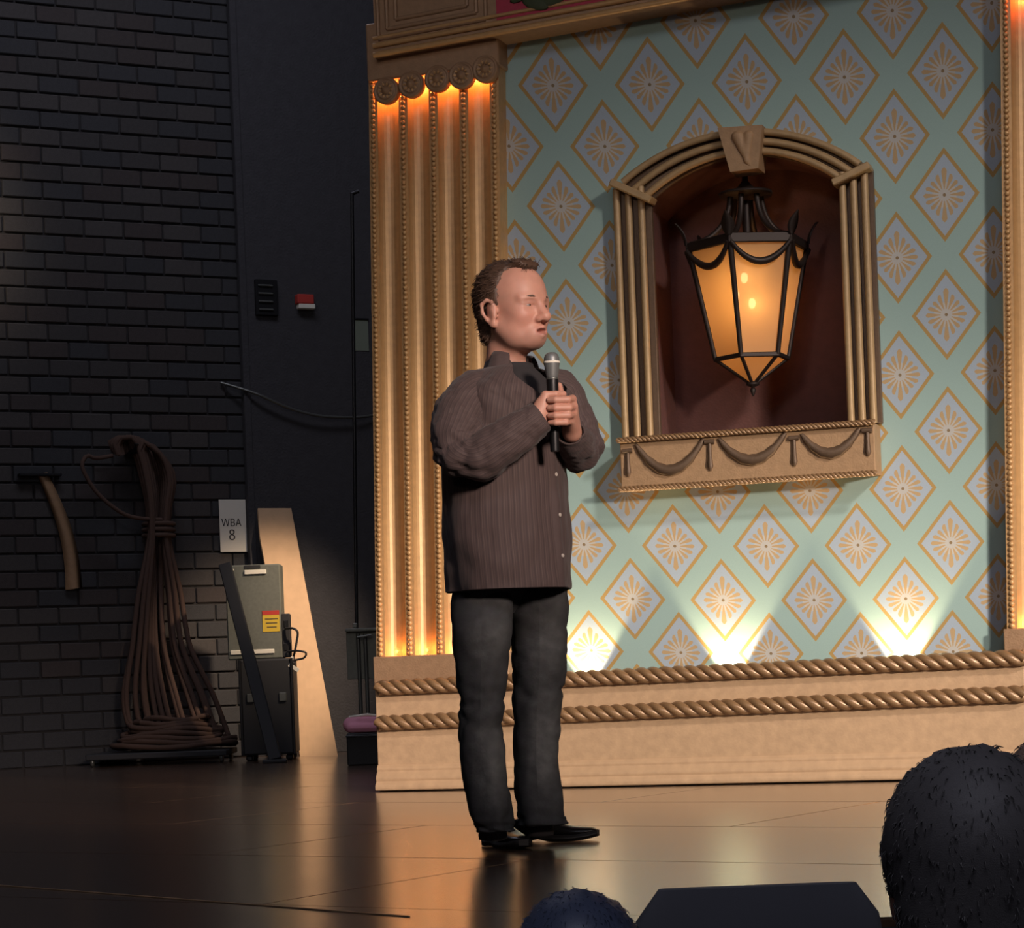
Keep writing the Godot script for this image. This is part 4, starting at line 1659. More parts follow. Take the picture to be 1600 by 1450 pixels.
	t = thing("rope_dolly", "low black wheeled dolly on the floor under the heap of rope", "dolly", at(O))
	var f1 := mb()
	f1.box(Vector3(dl.x - 0.1, dl.y - 0.022, dl.z - 0.02), Vector3(0.96, 0.04, 0.62), Basis.IDENTITY, 0.006)
	obj("deck", f1, M.rubber, t)
	for k in 4:
		var cp := Vector3(dl.x - 0.1 + (0.44 if k % 2 else -0.44), 0.0, dl.z + (0.24 if k < 2 else -0.28))
		var f2 := mb()
		f2.lathe([Vector2(0.012, -0.014), Vector2(0.032, -0.012), Vector2(0.034, 0.0), Vector2(0.032, 0.012), Vector2(0.012, 0.014)], Transform3D(Basis(Vector3(0, 0, 1), PI / 2), cp + Vector3(0, 0.034, 0)), 16)
		var co2 := obj("castor", f2, M.dull_steel, t)
		var f3 := mb()
		f3.box(cp + Vector3(0, 0.056, 0), Vector3(0.05, dl.y - 0.092, 0.05), Basis.IDENTITY, 0.003)
		obj("castor_fork", f3, M.dull_steel, co2)

func curve(pts: Array, count: int) -> Array:
	var c := Curve3D.new()
	for k in pts.size():
		var tan_: Vector3 = (pts[mini(k + 1, pts.size() - 1)] - pts[maxi(k - 1, 0)]) / 6.0
		c.add_point(pts[k], -tan_, tan_)
	var out := []
	for k in count + 1:
		out.append(c.sample_baked(c.get_baked_length() * k / count, true))
	return out

# ------------------------------------------------------------------ people
const MAN := Vector3(0, 0, -6.96)
const MPX := 6.96 / 3600.0
var FW := Vector3(0.8, 0, 0.6)          # where the speaker's chest faces
var RT := Vector3(-0.6, 0, 0.8)         # his right

func mp(px: float, py: float, z: float) -> Vector3:
	return deep(px, py, 6.96 - z) - MAN

func catmull(a: Variant, b: Variant, c: Variant, d: Variant, t: float) -> Variant:
	return 0.5 * (2.0 * b + (c - a) * t + (2.0 * a - 5.0 * b + 4.0 * c - d) * t * t + (3.0 * b - a - 3.0 * c + d) * t * t * t)

# rings: [middle, half axis, half axis]; returns count + 1 rings between them
func smooth_rings(rings: Array, count: int) -> Array:
	var out := []
	for k in count + 1:
		var f := float(k) / count * (rings.size() - 1)
		var i := mini(int(f), rings.size() - 2)
		var t := f - i
		var q := []
		for e in 3:
			q.append(catmull(rings[maxi(i - 1, 0)][e], rings[i][e], rings[i + 1][e], rings[mini(i + 2, rings.size() - 1)][e], t))
		out.append(q)
	return out

# cloth round a limb; open_(t) is half the angle left open about the second axis; fold(p, t, angle) pushes outwards
func loft(b: MB, rings: Array, rows: int, cols: int, fold: Callable, open_: Variant = null, su := 1.0) -> Array:
	var sm := smooth_rings(rings, rows)
	var grid_ := []
	var uvs := []
	var run := 0.0
	for k in sm.size():
		var q: Array = sm[k]
		if k > 0:
			run += (q[0] as Vector3).distance_to(sm[k - 1][0])
		var t := float(k) / rows
		var half: float = open_.call(t) if open_ != null else 0.0
		var row := PackedVector3Array()
		var uvr := PackedVector2Array()
		for j in cols + 1:
			var x := float(j) / cols
			var an := PI / 2 + half + (TAU - 2 * half) * x
			var dirv: Vector3 = q[1] * cos(an) + q[2] * sin(an)
			var p: Vector3 = q[0] + dirv
			row.append(p + dirv.normalized() * fold.call(p, t, an))
			uvr.append(Vector2((an - PI / 2) / TAU * su, run))
		grid_.append(row)
		uvs.append(uvr)
	b.grid(grid_, false, Vector3.ZERO, uvs)
	return grid_

func wrinkle(p: Vector3, freq: Vector3, amp: float) -> float:
	return noise.get_noise_3dv(p * freq) * amp

func crease(p: Vector3, freq: Vector3, amp: float) -> float:
	return pow(maxf(1.0 - 1.6 * absf(noise.get_noise_3dv(p * freq)), 0.0), 5.0) * amp

func flat_ring(py: float, l: float, r: float, z: float, ratio: float, fw := Vector3.ZERO, rt := Vector3.ZERO) -> Array:
	if fw == Vector3.ZERO:
		fw = FW
		rt = RT
	var half := (r - l) / 2.0 * MPX
	var k := sqrt(rt.x * rt.x + ratio * ratio * fw.x * fw.x)
	return [mp((l + r) / 2.0, py, z), rt * half / k, fw * half * ratio / k]

func limb_rings(pts: Array, rad: Array, squash := 1.0) -> Array:
	var out := []
	for k in pts.size():
		var t: Vector3 = (pts[mini(k + 1, pts.size() - 1)] - pts[maxi(k - 1, 0)]).normalized()
		var s := Vector3(0, 0, 1) - t * t.z
		s = s.normalized()
		var u := t.cross(s)
		out.append([pts[k], u * rad[k], s * rad[k] * squash])
	return out

func skin_tone(p: Vector3, _n: Vector3) -> Color:
	var f := 1.0 + 0.08 * noise.get_noise_3dv(p * 30.0)
	return Color(0.56 * f, 0.285 * f, 0.205 * f)

func dark_cloth(_p: Vector3, _n: Vector3) -> Color:
	return Color(0.03, 0.031, 0.034)

func face_tone(p: Vector3, nn: Vector3) -> Color:
	var c := skin_tone(p, nn)
	var lip := exp(-pow(p.x / 0.021, 4.0) - pow((p.y + 0.0725) / 0.0115, 4.0)) * smoothstep(0.06, 0.08, p.z)
	c = c.lerp(Color(0.36, 0.13, 0.105), lip * 0.75)
	var cheek := exp(-(pow(absf(p.x) - 0.045, 2.0) + pow(p.y + 0.035, 2.0)) / 0.0009) * smoothstep(0.0, 0.05, p.z)
	c = c.lerp(Color(0.62, 0.25, 0.19), cheek * 0.35)
	var beard := smoothstep(-0.055, -0.09, p.y) * smoothstep(-0.04, 0.02, p.z) * 0.22
	c = c.lerp(Color(0.3, 0.19, 0.16), beard)
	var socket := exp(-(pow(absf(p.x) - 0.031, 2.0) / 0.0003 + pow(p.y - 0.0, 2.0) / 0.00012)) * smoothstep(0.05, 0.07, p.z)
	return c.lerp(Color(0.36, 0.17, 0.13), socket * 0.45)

func head_field() -> Field:
	var f := Field.new()
	f.lump(Vector3(0, 0.036, -0.016), Vector3(0.077, 0.088, 0.096), 0.02)
	f.lump(Vector3(0, 0.03, 0.035), Vector3(0.062, 0.075, 0.058), 0.03)
	f.lump(Vector3(0, -0.032, 0.022), Vector3(0.061, 0.07, 0.066), 0.03)
	f.bone(Vector3(0.052, -0.052, 0.0), Vector3(0.02, -0.087, 0.056), 0.02, 0.018, 0.03)
	f.bone(Vector3(-0.052, -0.052, 0.0), Vector3(-0.02, -0.087, 0.056), 0.02, 0.018, 0.03)
	f.lump(Vector3(0, -0.089, 0.068), Vector3(0.024, 0.016, 0.02), 0.02)
	f.lump(Vector3(0, -0.092, 0.016), Vector3(0.042, 0.02, 0.042), 0.03)
	f.lump(Vector3(0, -0.07, 0.07), Vector3(0.03, 0.022, 0.024), 0.02)
	for s in [-1.0, 1.0]:
		f.lump(Vector3(s * 0.037, -0.026, 0.054), Vector3(0.022, 0.022, 0.022), 0.03)
		f.bone(Vector3(s * 0.014, 0.0155, 0.088), Vector3(s * 0.048, 0.0165, 0.070), 0.0095, 0.0085, 0.014)
		f.lump(Vector3(s * 0.043, -0.066, 0.022), Vector3(0.02, 0.026, 0.026), 0.03)
		f.lump(Vector3(s * 0.032, -0.003, 0.093), Vector3(0.017, 0.011, 0.017), -0.014)
		f.lump(Vector3(s * 0.031, -0.002, 0.070), Vector3(0.0145, 0.0135, 0.0145), 0.006)
		f.lump(Vector3(s * 0.031, -0.0015, 0.0865), Vector3(0.0145, 0.0023, 0.009), -0.003)
		f.bone(Vector3(s * 0.018, 0.0050, 0.0845), Vector3(s * 0.047, 0.0022, 0.073), 0.0058, 0.0052, 0.005)
		f.bone(Vector3(s * 0.02, -0.012, 0.081), Vector3(s * 0.044, -0.011, 0.071), 0.0045, 0.004, 0.008)
	f.bone(Vector3(0, 0.012, 0.087), Vector3(0, -0.034, 0.108), 0.0085, 0.0125, 0.014)
	f.lump(Vector3(0, -0.036, 0.109), Vector3(0.0135, 0.0115, 0.0125), 0.01)
	for s in [-1.0, 1.0]:
		f.lump(Vector3(s * 0.0135, -0.0405, 0.096), Vector3(0.0085, 0.0085, 0.011), 0.008)
		f.lump(Vector3(s * 0.0075, -0.0475, 0.104), Vector3(0.0045, 0.0035, 0.006), -0.003)
	f.bone(Vector3(-0.02, -0.067, 0.083), Vector3(0, -0.0625, 0.096), 0.0045, 0.0055, 0.006)
	f.bone(Vector3(0.02, -0.067, 0.083), Vector3(0, -0.0625, 0.096), 0.0045, 0.0055, 0.006)
	f.bone(Vector3(-0.016, -0.079, 0.083), Vector3(0, -0.082, 0.0925), 0.005, 0.0062, 0.006)
	f.bone(Vector3(0.016, -0.079, 0.083), Vector3(0, -0.082, 0.0925), 0.005, 0.0062, 0.006)
	f.lump(Vector3(0, -0.0712, 0.094), Vector3(0.0185, 0.0056, 0.016), -0.003)
	# ears
	for s in [-1.0, 1.0]:
		var tilt := Basis(Vector3.RIGHT, -0.2) * Basis(Vector3.UP, s * 0.35)
		f.lump(Vector3(s * 0.078, -0.014, -0.014), Vector3(0.006, 0.031, 0.019), 0.006, tilt)
		var rim := [Vector3(0.077, -0.004, 0.003), Vector3(0.083, 0.016, -0.003), Vector3(0.088, 0.022, -0.017), Vector3(0.092, 0.012, -0.032), Vector3(0.090, -0.010, -0.033), Vector3(0.085, -0.030, -0.022), Vector3(0.081, -0.044, -0.010)]
		for k in 6:
			f.bone(rim[k] * Vector3(s, 1, 1), rim[k + 1] * Vector3(s, 1, 1), 0.0048, 0.0048, 0.004)
		f.lump(Vector3(s * 0.080, -0.041, -0.006), Vector3(0.007, 0.011, 0.0095), 0.006)
		f.bone(Vector3(s * 0.078, -0.010, 0.002), Vector3(s * 0.078, -0.022, 0.002), 0.005, 0.005, 0.005)
	f.bone(Vector3(0, -0.06, -0.03), Vector3(0, -0.19, -0.055), 0.052, 0.055, 0.025)
	return f

func hair_field() -> Field:
	var f := Field.new()
	f.lump(Vector3(0, 0.04, -0.02), Vector3(0.0845, 0.0925, 0.1), 0.02)
	f.bone(Vector3(-0.034, 0.103, 0.053), Vector3(0.034, 0.103, 0.053), 0.0185, 0.0185, 0.03)
	f.lump(Vector3(0, -0.03, -0.062), Vector3(0.064, 0.08, 0.04), 0.03)
	# bare forehead and face, then the cheeks in front of the ears, the ears, and all under the nape
	f.slab(Vector3(0, 0.12, -1).normalized(), -0.008, Vector3(0, 1, -0.16), 0.087, -0.012)
	f.slab(Vector3(0, 0, -1), 0.022, Vector3(0, 1, 0), -0.004, -0.008)
	f.slab(Vector3(0, 0, 1), 1.0, Vector3(0, 1, 0.3), -0.105, -0.01)
	for s in [-1.0, 1.0]:
		f.lump(Vector3(s * 0.092, -0.018, -0.008), Vector3(0.03, 0.036, 0.025), -0.006)
		f.lump(Vector3(s * 0.052, 0.092, 0.066), Vector3(0.022, 0.03, 0.04), -0.012)
	return f

# short strands standing off a hair mesh, so that its outline is not smooth
func strands(b: MB, src: MB, count: int, length: float, width: float, flow: Vector3, seed_: int) -> void:
	var r := RandomNumberGenerator.new()
	r.seed = seed_
	var total := src.v.size()
	for k in count:
		var i := r.randi() % total
		var p := src.v[i] + src.o
		var nn := src.n[i]
		var dirv := (flow - nn * flow.dot(nn)).normalized() + nn * r.randf_range(0.04, 0.3) + Vector3(r.randf_range(-0.4, 0.4), r.randf_range(-0.4, 0.4), r.randf_range(-0.4, 0.4))
		dirv = dirv.normalized()
		var l := length * r.randf_range(0.5, 1.2)
		var p1 := p + dirv * l * 0.55
		var p2 := p1 + (dirv - nn * 0.5).normalized() * l * 0.5
		b.tube([p - nn * 0.003, p1, p2], [width, width * 0.8, width * 0.2], 3, false)

func shoe(parent: Node3D, toe_dir: Vector3, heel: Vector3, pitch := 0.0) -> void:
	var t := Node3D.new()
	t.name = "shoe" if not parent.has_node("shoe") else "shoe_001"
	parent.add_child(t)
	var side := toe_dir.cross(Vector3.UP).normalized()
	t.transform = Transform3D(Basis(toe_dir, Vector3.UP, side).scaled(Vector3.ONE * 0.93), heel)
	var prof := [[-0.012, 0.020, 0.060], [0.0, 0.034, 0.078], [0.04, 0.038, 0.088], [0.09, 0.037, 0.086], [0.13, 0.040, 0.074], [0.17, 0.046, 0.060], [0.21, 0.047, 0.050], [0.25, 0.041, 0.043], [0.275, 0.030, 0.036], [0.29, 0.013, 0.026]]
	var b := MB.new()
	var rows := []
	for q in prof:
		var row := PackedVector3Array()
		var lift := 0.014 + 0.012 * pow(maxf(q[0] - 0.18, 0.0) / 0.11, 2.0)
		for k in 20:
			var a := TAU * k / 20
			var cy := sin(a)
			row.append(Vector3(q[0], lift + (q[2] - 0.014) * (cy * 0.5 + 0.5 if cy > 0 else 0.5 + 0.5 * cy), q[1] * signf(cos(a)) * pow(absf(cos(a)), 0.75)))
		rows.append(row)
	b.grid(rows, true)
	b.cap(rows[0], Vector3.LEFT)
	b.cap(rows[-1], Vector3.RIGHT)
	obj("upper", b, M.shoe_black, t)
	var s := MB.new()
	rows = []
	for q in prof:
		var lift := 0.002 + (0.010 if q[0] > 0.06 and q[0] < 0.13 else 0.0) + 0.014 * pow(maxf(q[0] - 0.18, 0.0) / 0.11, 2.0)
		var hw: float = q[1] + 0.004
		var topy := 0.024 + 0.012 * pow(maxf(q[0] - 0.18, 0.0) / 0.11, 2.0)
		rows.append(PackedVector3Array([Vector3(q[0] * 1.01, lift, -hw), Vector3(q[0] * 1.01, topy, -hw - 0.001), Vector3(q[0] * 1.01, topy, hw + 0.001), Vector3(q[0] * 1.01, lift, hw)]))
	s.grid(rows, true)
	s.cap(rows[0], Vector3.LEFT)
	s.cap(rows[-1], Vector3.RIGHT)
	obj("sole", s, M.sole_black, t)
	var lc := MB.new()
	for k in 4:
		var x := 0.115 + 0.018 * k
		lc.tube([Vector3(x, 0.078 - 0.008 * k, -0.018), Vector3(x + 0.006, 0.086 - 0.0085 * k, 0.0), Vector3(x, 0.078 - 0.008 * k, 0.018)], [0.0022], 6)
	obj("laces", lc, M.sole_black, t)

func speaker() -> void:
	O = Vector3.ZERO
	var t := thing("person", "person in a dark striped open shirt and jeans standing, both hands on a microphone", "person", at(MAN))
	# --- skin: trunk and limbs under the clothes, then head and hands
	var skin := MB.new()
	var sh_r := mp(742, 607, 0.12)
	var el_r := mp(716, 716, 0.22)
	var wr_r := mp(838, 655, 0.262)
	var sh_l := mp(868, 609, -0.11)
	var el_l := mp(907, 706, -0.06)
	var wr_l := mp(893, 676, 0.15)
	var neck := mp(797, 570, 0.0)
	var body := Field.new()
	var chest := mp(797, 650, 0.0)
	var hips := mp(796, 870, 0.0)
	body.bone(neck, chest, 0.05, 0.11, 0.05)
	body.bone(chest, hips, 0.12, 0.095, 0.05)
	body.bone(neck - Vector3(0, 0.05, 0), sh_r - Vector3(0, 0.035, 0), 0.05, 0.035, 0.03)
	body.bone(neck - Vector3(0, 0.05, 0), sh_l - Vector3(0, 0.035, 0), 0.05, 0.035, 0.03)
	body.bone(sh_r - Vector3(0, 0.035, 0), el_r, 0.038, 0.034, 0.02)
	body.bone(el_r, wr_r, 0.038, 0.026, 0.02)
	body.bone(sh_l - Vector3(0, 0.035, 0), el_l, 0.038, 0.034, 0.02)
	body.bone(el_l, wr_l, 0.036, 0.026, 0.02)
	for e in [[755.0, 752.0, 775.0, 0.07], [840.0, 840.0, 845.0, -0.08]]:
		var hp := mp(e[0], 925, e[3] * 0.65)
		var kn := mp(e[1], 1105, e[3])
		var an := mp(e[2], 1285, e[3])
		body.bone(hp, kn, 0.042, 0.045, 0.03)
		body.bone(kn, an, 0.045, 0.028, 0.02)
	body.build(skin, Vector3(-0.34, 0.02, -0.32), Vector3(0.36, 1.5, 0.4), 0.016, Transform3D.IDENTITY, skin_tone)
	var S := 1.13
	var hf := Vector3(0.735, 0.0, 0.68).normalized()
	var hx := Transform3D(Basis(Vector3.UP.cross(hf), Vector3.UP, hf).rotated(Vector3(0, 0, 1), 0.035).scaled(Vector3.ONE * S), mp(803.5, 484, 0.03))
	hx.basis = Basis(hx.basis.x, hx.basis.y, hx.basis.z)
	head_field().build(skin, Vector3(-0.11, -0.2, -0.135), Vector3(0.11, 0.14, 0.135), 0.0034, hx, face_tone)
	# left hand over the right, both round the microphone
	var hand := Field.new()
	var fy := [623.5, 636.0, 648.0, 659.0]
	var wl := mp(894, 676, 0.17)
	for k in 4:
		var y: float = fy[k]
		var r0: float = [0.0112, 0.0115, 0.011, 0.0098][k]
		var xo: float = [1.0, 3.0, 2.0, -2.0][k]
		var mcp := mp(893 + xo, y, 0.238)
		var pip := mp(886 + xo, y + 1, 0.280)
		var dip := mp(868, y + 1.5, 0.290)
		var tipp := mp(858 + 0.5 * k, y + 1.5, 0.280)
		hand.bone(wl, mcp, 0.02, 0.0125, 0.014)
		hand.bone(mcp, pip, r0 * 1.05, r0, 0.004)
		hand.bone(pip, dip, r0, r0 * 0.94, 0.002)
		hand.bone(dip, tipp, r0 * 0.94, r0 * 0.8, 0.002)
	hand.bone(wl, mp(888, 640, 0.21), 0.024, 0.02, 0.014)
	hand.bone(mp(886, 652, 0.19), mp(879, 624, 0.205), 0.017, 0.0125, 0.012)
	hand.bone(mp(879, 624, 0.205), mp(873.5, 602, 0.222), 0.0115, 0.009, 0.004)
	var rh := Field.new()
	var wr := mp(838, 653, 0.258)
	for k in 4:
		var y: float = [617.0, 629.0, 641.0, 652.0][k]
		var r0: float = [0.0108, 0.011, 0.0106, 0.0095][k]
		var mcp := mp(852 - 0.5 * k, y, 0.262)
		var pip := mp(868, y - 1, 0.262)
		var dip := mp(880, y - 1, 0.243)
		rh.bone(wr, mcp, 0.021, 0.0125, 0.014)
		rh.bone(mcp, pip, r0, r0, 0.004)
		rh.bone(pip, dip, r0, r0 * 0.9, 0.002)
		rh.bone(dip, mp(878, y - 1, 0.224), r0 * 0.9, r0 * 0.8, 0.002)
	rh.bone(wr, mp(846, 633, 0.25), 0.024, 0.02, 0.014)
	rh.bone(mp(844, 640, 0.235), mp(850, 620, 0.22), 0.017, 0.0125, 0.012)
	rh.bone(mp(850, 620, 0.22), mp(862, 612, 0.205), 0.0115, 0.009, 0.004)
	var hlo := mp(866, 640, 0.23) - Vector3(0.09, 0.1, 0.12)
	hand.build(skin, hlo, hlo + Vector3(0.17, 0.2, 0.21), 0.0027, Transform3D.IDENTITY, skin_tone)
	rh.build(skin, hlo, hlo + Vector3(0.17, 0.2, 0.21), 0.0027, Transform3D.IDENTITY, skin_tone)
	var sb := obj("body", skin, M.skin, t)
	sb.set_meta("label", "bare face, neck and clasped hands")
	# --- hair
	var hs := MB.new()
	hair_field().build(hs, Vector3(-0.115, -0.13, -0.14), Vector3(0.115, 0.15, 0.11), 0.0045)
	for k in hs.v.size():
		hs.v[k] += hs.n[k] * (0.006 * noise.get_noise_3dv(hs.v[k] * Vector3(60, 40, 40)) + 0.005 * noise.get_noise_3dv(hs.v[k] * 150.0))
	var all := MB.new()
	strands(all, hs, 4200, 0.02, 0.0009, Vector3(0, -0.35, -1), 3)
	hs.v.append_array(all.v)
	hs.n.append_array(all.n)
	hs.uv.append_array(all.uv)
	hs.c.append_array(all.c)
	var first := hs.v.size() - all.v.size()
	for i in all.ix:
		hs.ix.append(i + first)
	var ho := obj("hair", hs, M.hair_brown, t)
	ho.transform = hx
	for s in [-1.0, 1.0]:
		var eb := MB.new()
		eb.tube([hx * Vector3(s * 0.012, 0.0165, 0.0972), hx * Vector3(s * 0.028, 0.0205, 0.0924), hx * Vector3(s * 0.042, 0.0195, 0.0828), hx * Vector3(s * 0.053, 0.013, 0.0725)], [0.0026, 0.0036, 0.0034, 0.001], 6)
		obj("eyebrow", eb, M.hair_brown, t)
		var ey := MB.new()
		ey.ball(hx * Vector3(s * 0.031, -0.001, 0.0705), Vector3.ONE * 0.0143 * S, Basis.IDENTITY, 14, 10)
		var eo := obj("eye", ey, M.eye_white, t)
		var iris := MB.new()
		iris.ball(hx * Vector3(s * 0.031 - 0.0005, -0.0012, 0.0790), Vector3(0.0072, 0.0068, 0.0052) * S, Basis.IDENTITY, 12, 8)
		obj("iris", iris, M.iris, eo)
	# --- black undershirt
	var us := MB.new()
	loft(us, [flat_ring(720, 700, 872, 0.0, 0.84), flat_ring(650, 705, 876, 0.0, 0.84), flat_ring(612, 722, 868, 0.0, 0.84), flat_ring(590, 750, 850, 0.0, 0.9), flat_ring(577, 765, 836, 0.0, 1.0), flat_ring(570, 768, 833, 0.0, 1.0)], 20, 48, func(_p: Vector3, _t: float, _a: float) -> float: return 0.0)
	obj("undershirt", us, M.black_knit, t)
	# --- shirt trunk, open at the neck
	var rings := [flat_ring(922, 698, 897, 0.004, 0.9), flat_ring(880, 695, 895, 0.004, 0.88), flat_ring(830, 690, 893, 0.0, 0.86), flat_ring(780, 689, 890, 0.0, 0.86), flat_ring(730, 690, 886, 0.0, 0.85), flat_ring(680, 692, 884, 0.0, 0.84), flat_ring(640, 692, 890, 0.0, 0.86), flat_ring(610, 701, 889, 0.0, 0.86), flat_ring(586, 733, 868, 0.0, 0.9), flat_ring(572, 762, 844, 0.0, 1.0), flat_ring(562, 766, 838, 0.0, 1.02)]
	var open_at := func(tt: float) -> float: return 0.85 * smoothstep(0.54, 0.8, tt) + 0.3 * smoothstep(0.78, 1.0, tt)
	var shirt_fold := func(p: Vector3, tt: float, a: float) -> float:
		return wrinkle(p, Vector3(9, 2.2, 9), 0.011) - crease(p + Vector3(0, p.x, 0), Vector3(6, 6, 6), 0.010) * smoothstep(0.35, 0.6, tt) + wrinkle(p, Vector3(16, 9, 16), 0.004) + 0.006 * sin(a * 5.0 + 3.0 * noise.get_noise_1d(tt * 3.0)) * smoothstep(0.5, 0.0, tt) - 0.002
	var shm := MB.new()
	var sg := loft(shm, rings, 80, 120, shirt_fold, open_at, 1.0)
	# turn the hem under, so that the cloth has thickness
	var hem := []
	for k in 3:
		var row := PackedVector3Array()
		for q in sg[0].size():
			var inw: Vector3 = (mp(799, 922, 0) - sg[0][q]) * Vector3(1, 0, 1)
			row.append(sg[0][q] + inw.normalized() * 0.006 * k + Vector3(0, [0.0, -0.003, 0.03][k], 0))
		hem.append(row)
	shm.grid(hem, false, Vector3.DOWN)
	var so := obj("shirt", shm, M.shirt_stripe, t)
	# placket and buttons down the front
	var pk := MB.new()
	var prow := []
	for k in range(0, 58):
		var row := PackedVector3Array()
		var r: PackedVector3Array = sg[k]
		var half: float = open_at.call(float(k) / 80.0)
		if half > 0.12:
			break
		var c := (rings[0][0] as Vector3)
		for q in [-1, 0, 1, 2, 3]:
			var p: Vector3 = r[q] if q >= 0 else r[r.size() - 2]
			var outv := (p - Vector3(c.x, p.y, c.z)).normalized()
			row.append(p + outv * (0.0045 if q >= 0 and q < 3 else 0.0))
		prow.append(row)
	pk.grid(prow, false, FW)
	obj("placket", pk, M.shirt_stripe, so)
	for k in [50, 40, 29, 19, 9]:
		if k >= prow.size():
			continue
		var bt := MB.new()
		var p: Vector3 = prow[k][2]
		bt.lathe([Vector2(0.006, 0.0), Vector2(0.006, 0.002), Vector2(0.004, 0.003), Vector2(0.001, 0.002)], Transform3D(Basis(RT, FW, Vector3.UP), p + FW * 0.001), 10)
		obj("button", bt, M.button, so)
	# collar: stands round the neck and folds over
	var ck := MB.new()
	var crow := []
	var nr: PackedVector3Array = sg[76]
	var cols := nr.size()
	for q in cols:
		var x := float(q) / (cols - 1)
		var p: Vector3 = nr[q]
		var cc := mp(801, 566, 0)
		var outv := ((p - cc) * Vector3(1, 0, 1)).normalized()
		var drop := 0.042 + 0.045 * pow(absf(2 * x - 1), 6.0)
		var stand := 0.026 * (1.0 - 0.5 * pow(absf(2 * x - 1), 4.0))
		crow.append(PackedVector3Array([p + Vector3(0, -0.01, 0), p + Vector3(0, stand, 0) - outv * 0.004, p + Vector3(0, stand + 0.006, 0) + outv * 0.006, p + Vector3(0, stand - 0.01, 0) + outv * 0.016, p + Vector3(0, -drop * 0.5, 0) + outv * 0.03, p + Vector3(0, -drop, 0) + outv * (0.042 + 0.012 * pow(absf(2 * x - 1), 4.0)), p + Vector3(0, -drop + 0.004, 0) + outv * 0.034, p + Vector3(0, -drop * 0.5, 0) + outv * 0.024]))
	ck.grid(crow, false)
	obj("collar", ck, M.shirt_stripe, so)
	# sleeves
	var sleeve_fold := func(p: Vector3, tt: float, a: float) -> float:
		var bend := exp(-pow((tt - 0.5) / 0.16, 2.0))
		return wrinkle(p, Vector3(9, 13, 9), 0.006) - crease(p, Vector3(6, 10, 6), 0.011) * (0.4 + bend) + wrinkle(p, Vector3(22, 14, 22), 0.004) + bend * 0.003 * sin(tt * 60.0 + 2.5 * cos(a))
	var s1 := MB.new()
	var g1 := loft(s1, limb_rings([mp(782, 606, 0.02), mp(752, 610, 0.075), mp(728, 632, 0.125), mp(714, 672, 0.18), mp(718, 710, 0.222), mp(750, 714, 0.245), mp(788, 691, 0.262), mp(820, 668, 0.262), mp(842, 652, 0.258)], [0.05, 0.066, 0.078, 0.082, 0.077, 0.073, 0.066, 0.059, 0.050], 0.95), 96, 64, sleeve_fold, null, 0.5)
	var so1 := obj("sleeve", s1, M.shirt_stripe, so)
	cuff(so1, g1)
	var s2 := MB.new()
	var g2 := loft(s2, limb_rings([mp(846, 608, -0.03), mp(868, 612, -0.09), mp(888, 642, -0.10), mp(903, 676, -0.085), mp(909, 704, -0.05), mp(906, 706, 0.0), mp(900, 696, 0.06), mp(895, 685, 0.12), mp(893, 677, 0.15)], [0.06, 0.074, 0.07, 0.068, 0.066, 0.064, 0.06, 0.05, 0.042], 0.95), 84, 56, sleeve_fold, null, 0.5)
	var so2 := obj("sleeve", s2, M.shirt_stripe, so)
	cuff(so2, g2)
	# --- jeans: hips and two legs
	var jm := MB.new()
	var jf := func(p: Vector3, tt: float, a: float) -> float:
		var knee := exp(-pow((tt - 0.52) / 0.06, 2.0))
		var hemf := smoothstep(0.82, 1.0, tt)
		return wrinkle(p, Vector3(7, 2.5, 7), 0.009) - crease(p + Vector3(0, 0.5 * p.x, 3), Vector3(3, 8, 3), 0.010) * (0.35 + knee + hemf) + wrinkle(p + Vector3(0, p.x * 0.6, 0), Vector3(12, 11, 12), 0.004) + knee * 0.004 * sin(tt * 60.0 + 2.0 * cos(a)) * cos(a - 1.0) + hemf * 0.004 * sin(tt * 70.0 + 2.0 * sin(a))
	var one_z := Vector3(0, 0, 1)
	var one_x := Vector3(1, 0, 0)
	var lr := []
	for e in [[890, 718, 798], [912, 711, 803], [940, 706, 803], [985, 707, 799], [1020, 710, 796], [1060, 713, 790], [1100, 715, 787], [1140, 716, 785], [1185, 719, 790], [1230, 725, 797], [1265, 732, 801], [1284, 738, 803], [1298, 743, 804]]:
		lr.append(flat_ring(e[0], e[1], e[2], 0.07 if e[0] > 980 else 0.045, 1.1 if e[0] > 980 else 0.9, one_z, one_x))
	var lg := loft(jm, lr, 90, 44, jf, null, 1.0)
	var ll := []
	for e in [[890, 794, 878], [912, 792, 885], [940, 793, 889], [985, 796, 889], [1020, 798, 888], [1060, 799, 885], [1100, 800, 878], [1140, 801, 875], [1185, 802, 873], [1230, 803, 877], [1262, 805, 882], [1287, 806, 887]]:
		ll.append(flat_ring(e[0], e[1], e[2], -0.08 if e[0] > 980 else -0.055, 1.1 if e[0] > 980 else 1.0, one_z, one_x))
	var lg2 := loft(jm, ll, 90, 44, jf, null, 1.0)
	loft(jm, [flat_ring(840, 712, 884, 0.0, 0.8), flat_ring(900, 720, 876, -0.02, 0.5), flat_ring(925, 730, 866, -0.02, 0.36), flat_ring(945, 750, 848, -0.02, 0.3), flat_ring(958, 780, 820, -0.02, 0.3)], 20, 48, func(_p: Vector3, _t: float, _a: float) -> float: return -0.004)
	for g in [lg, lg2]:
		var turn := []
		var cc := Vector3.ZERO
		for p in g[-1]:
			cc += p / g[-1].size()
		for k in 3:
			var row := PackedVector3Array()
			for p in g[-1]:
				row.append(p + (cc - p) * Vector3(1, 0, 1) * [0.0, 0.06, 0.1][k] + Vector3(0, [0.0, -0.003, 0.02][k], 0))
			turn.append(row)
		jm.grid(turn, false, Vector3.DOWN)
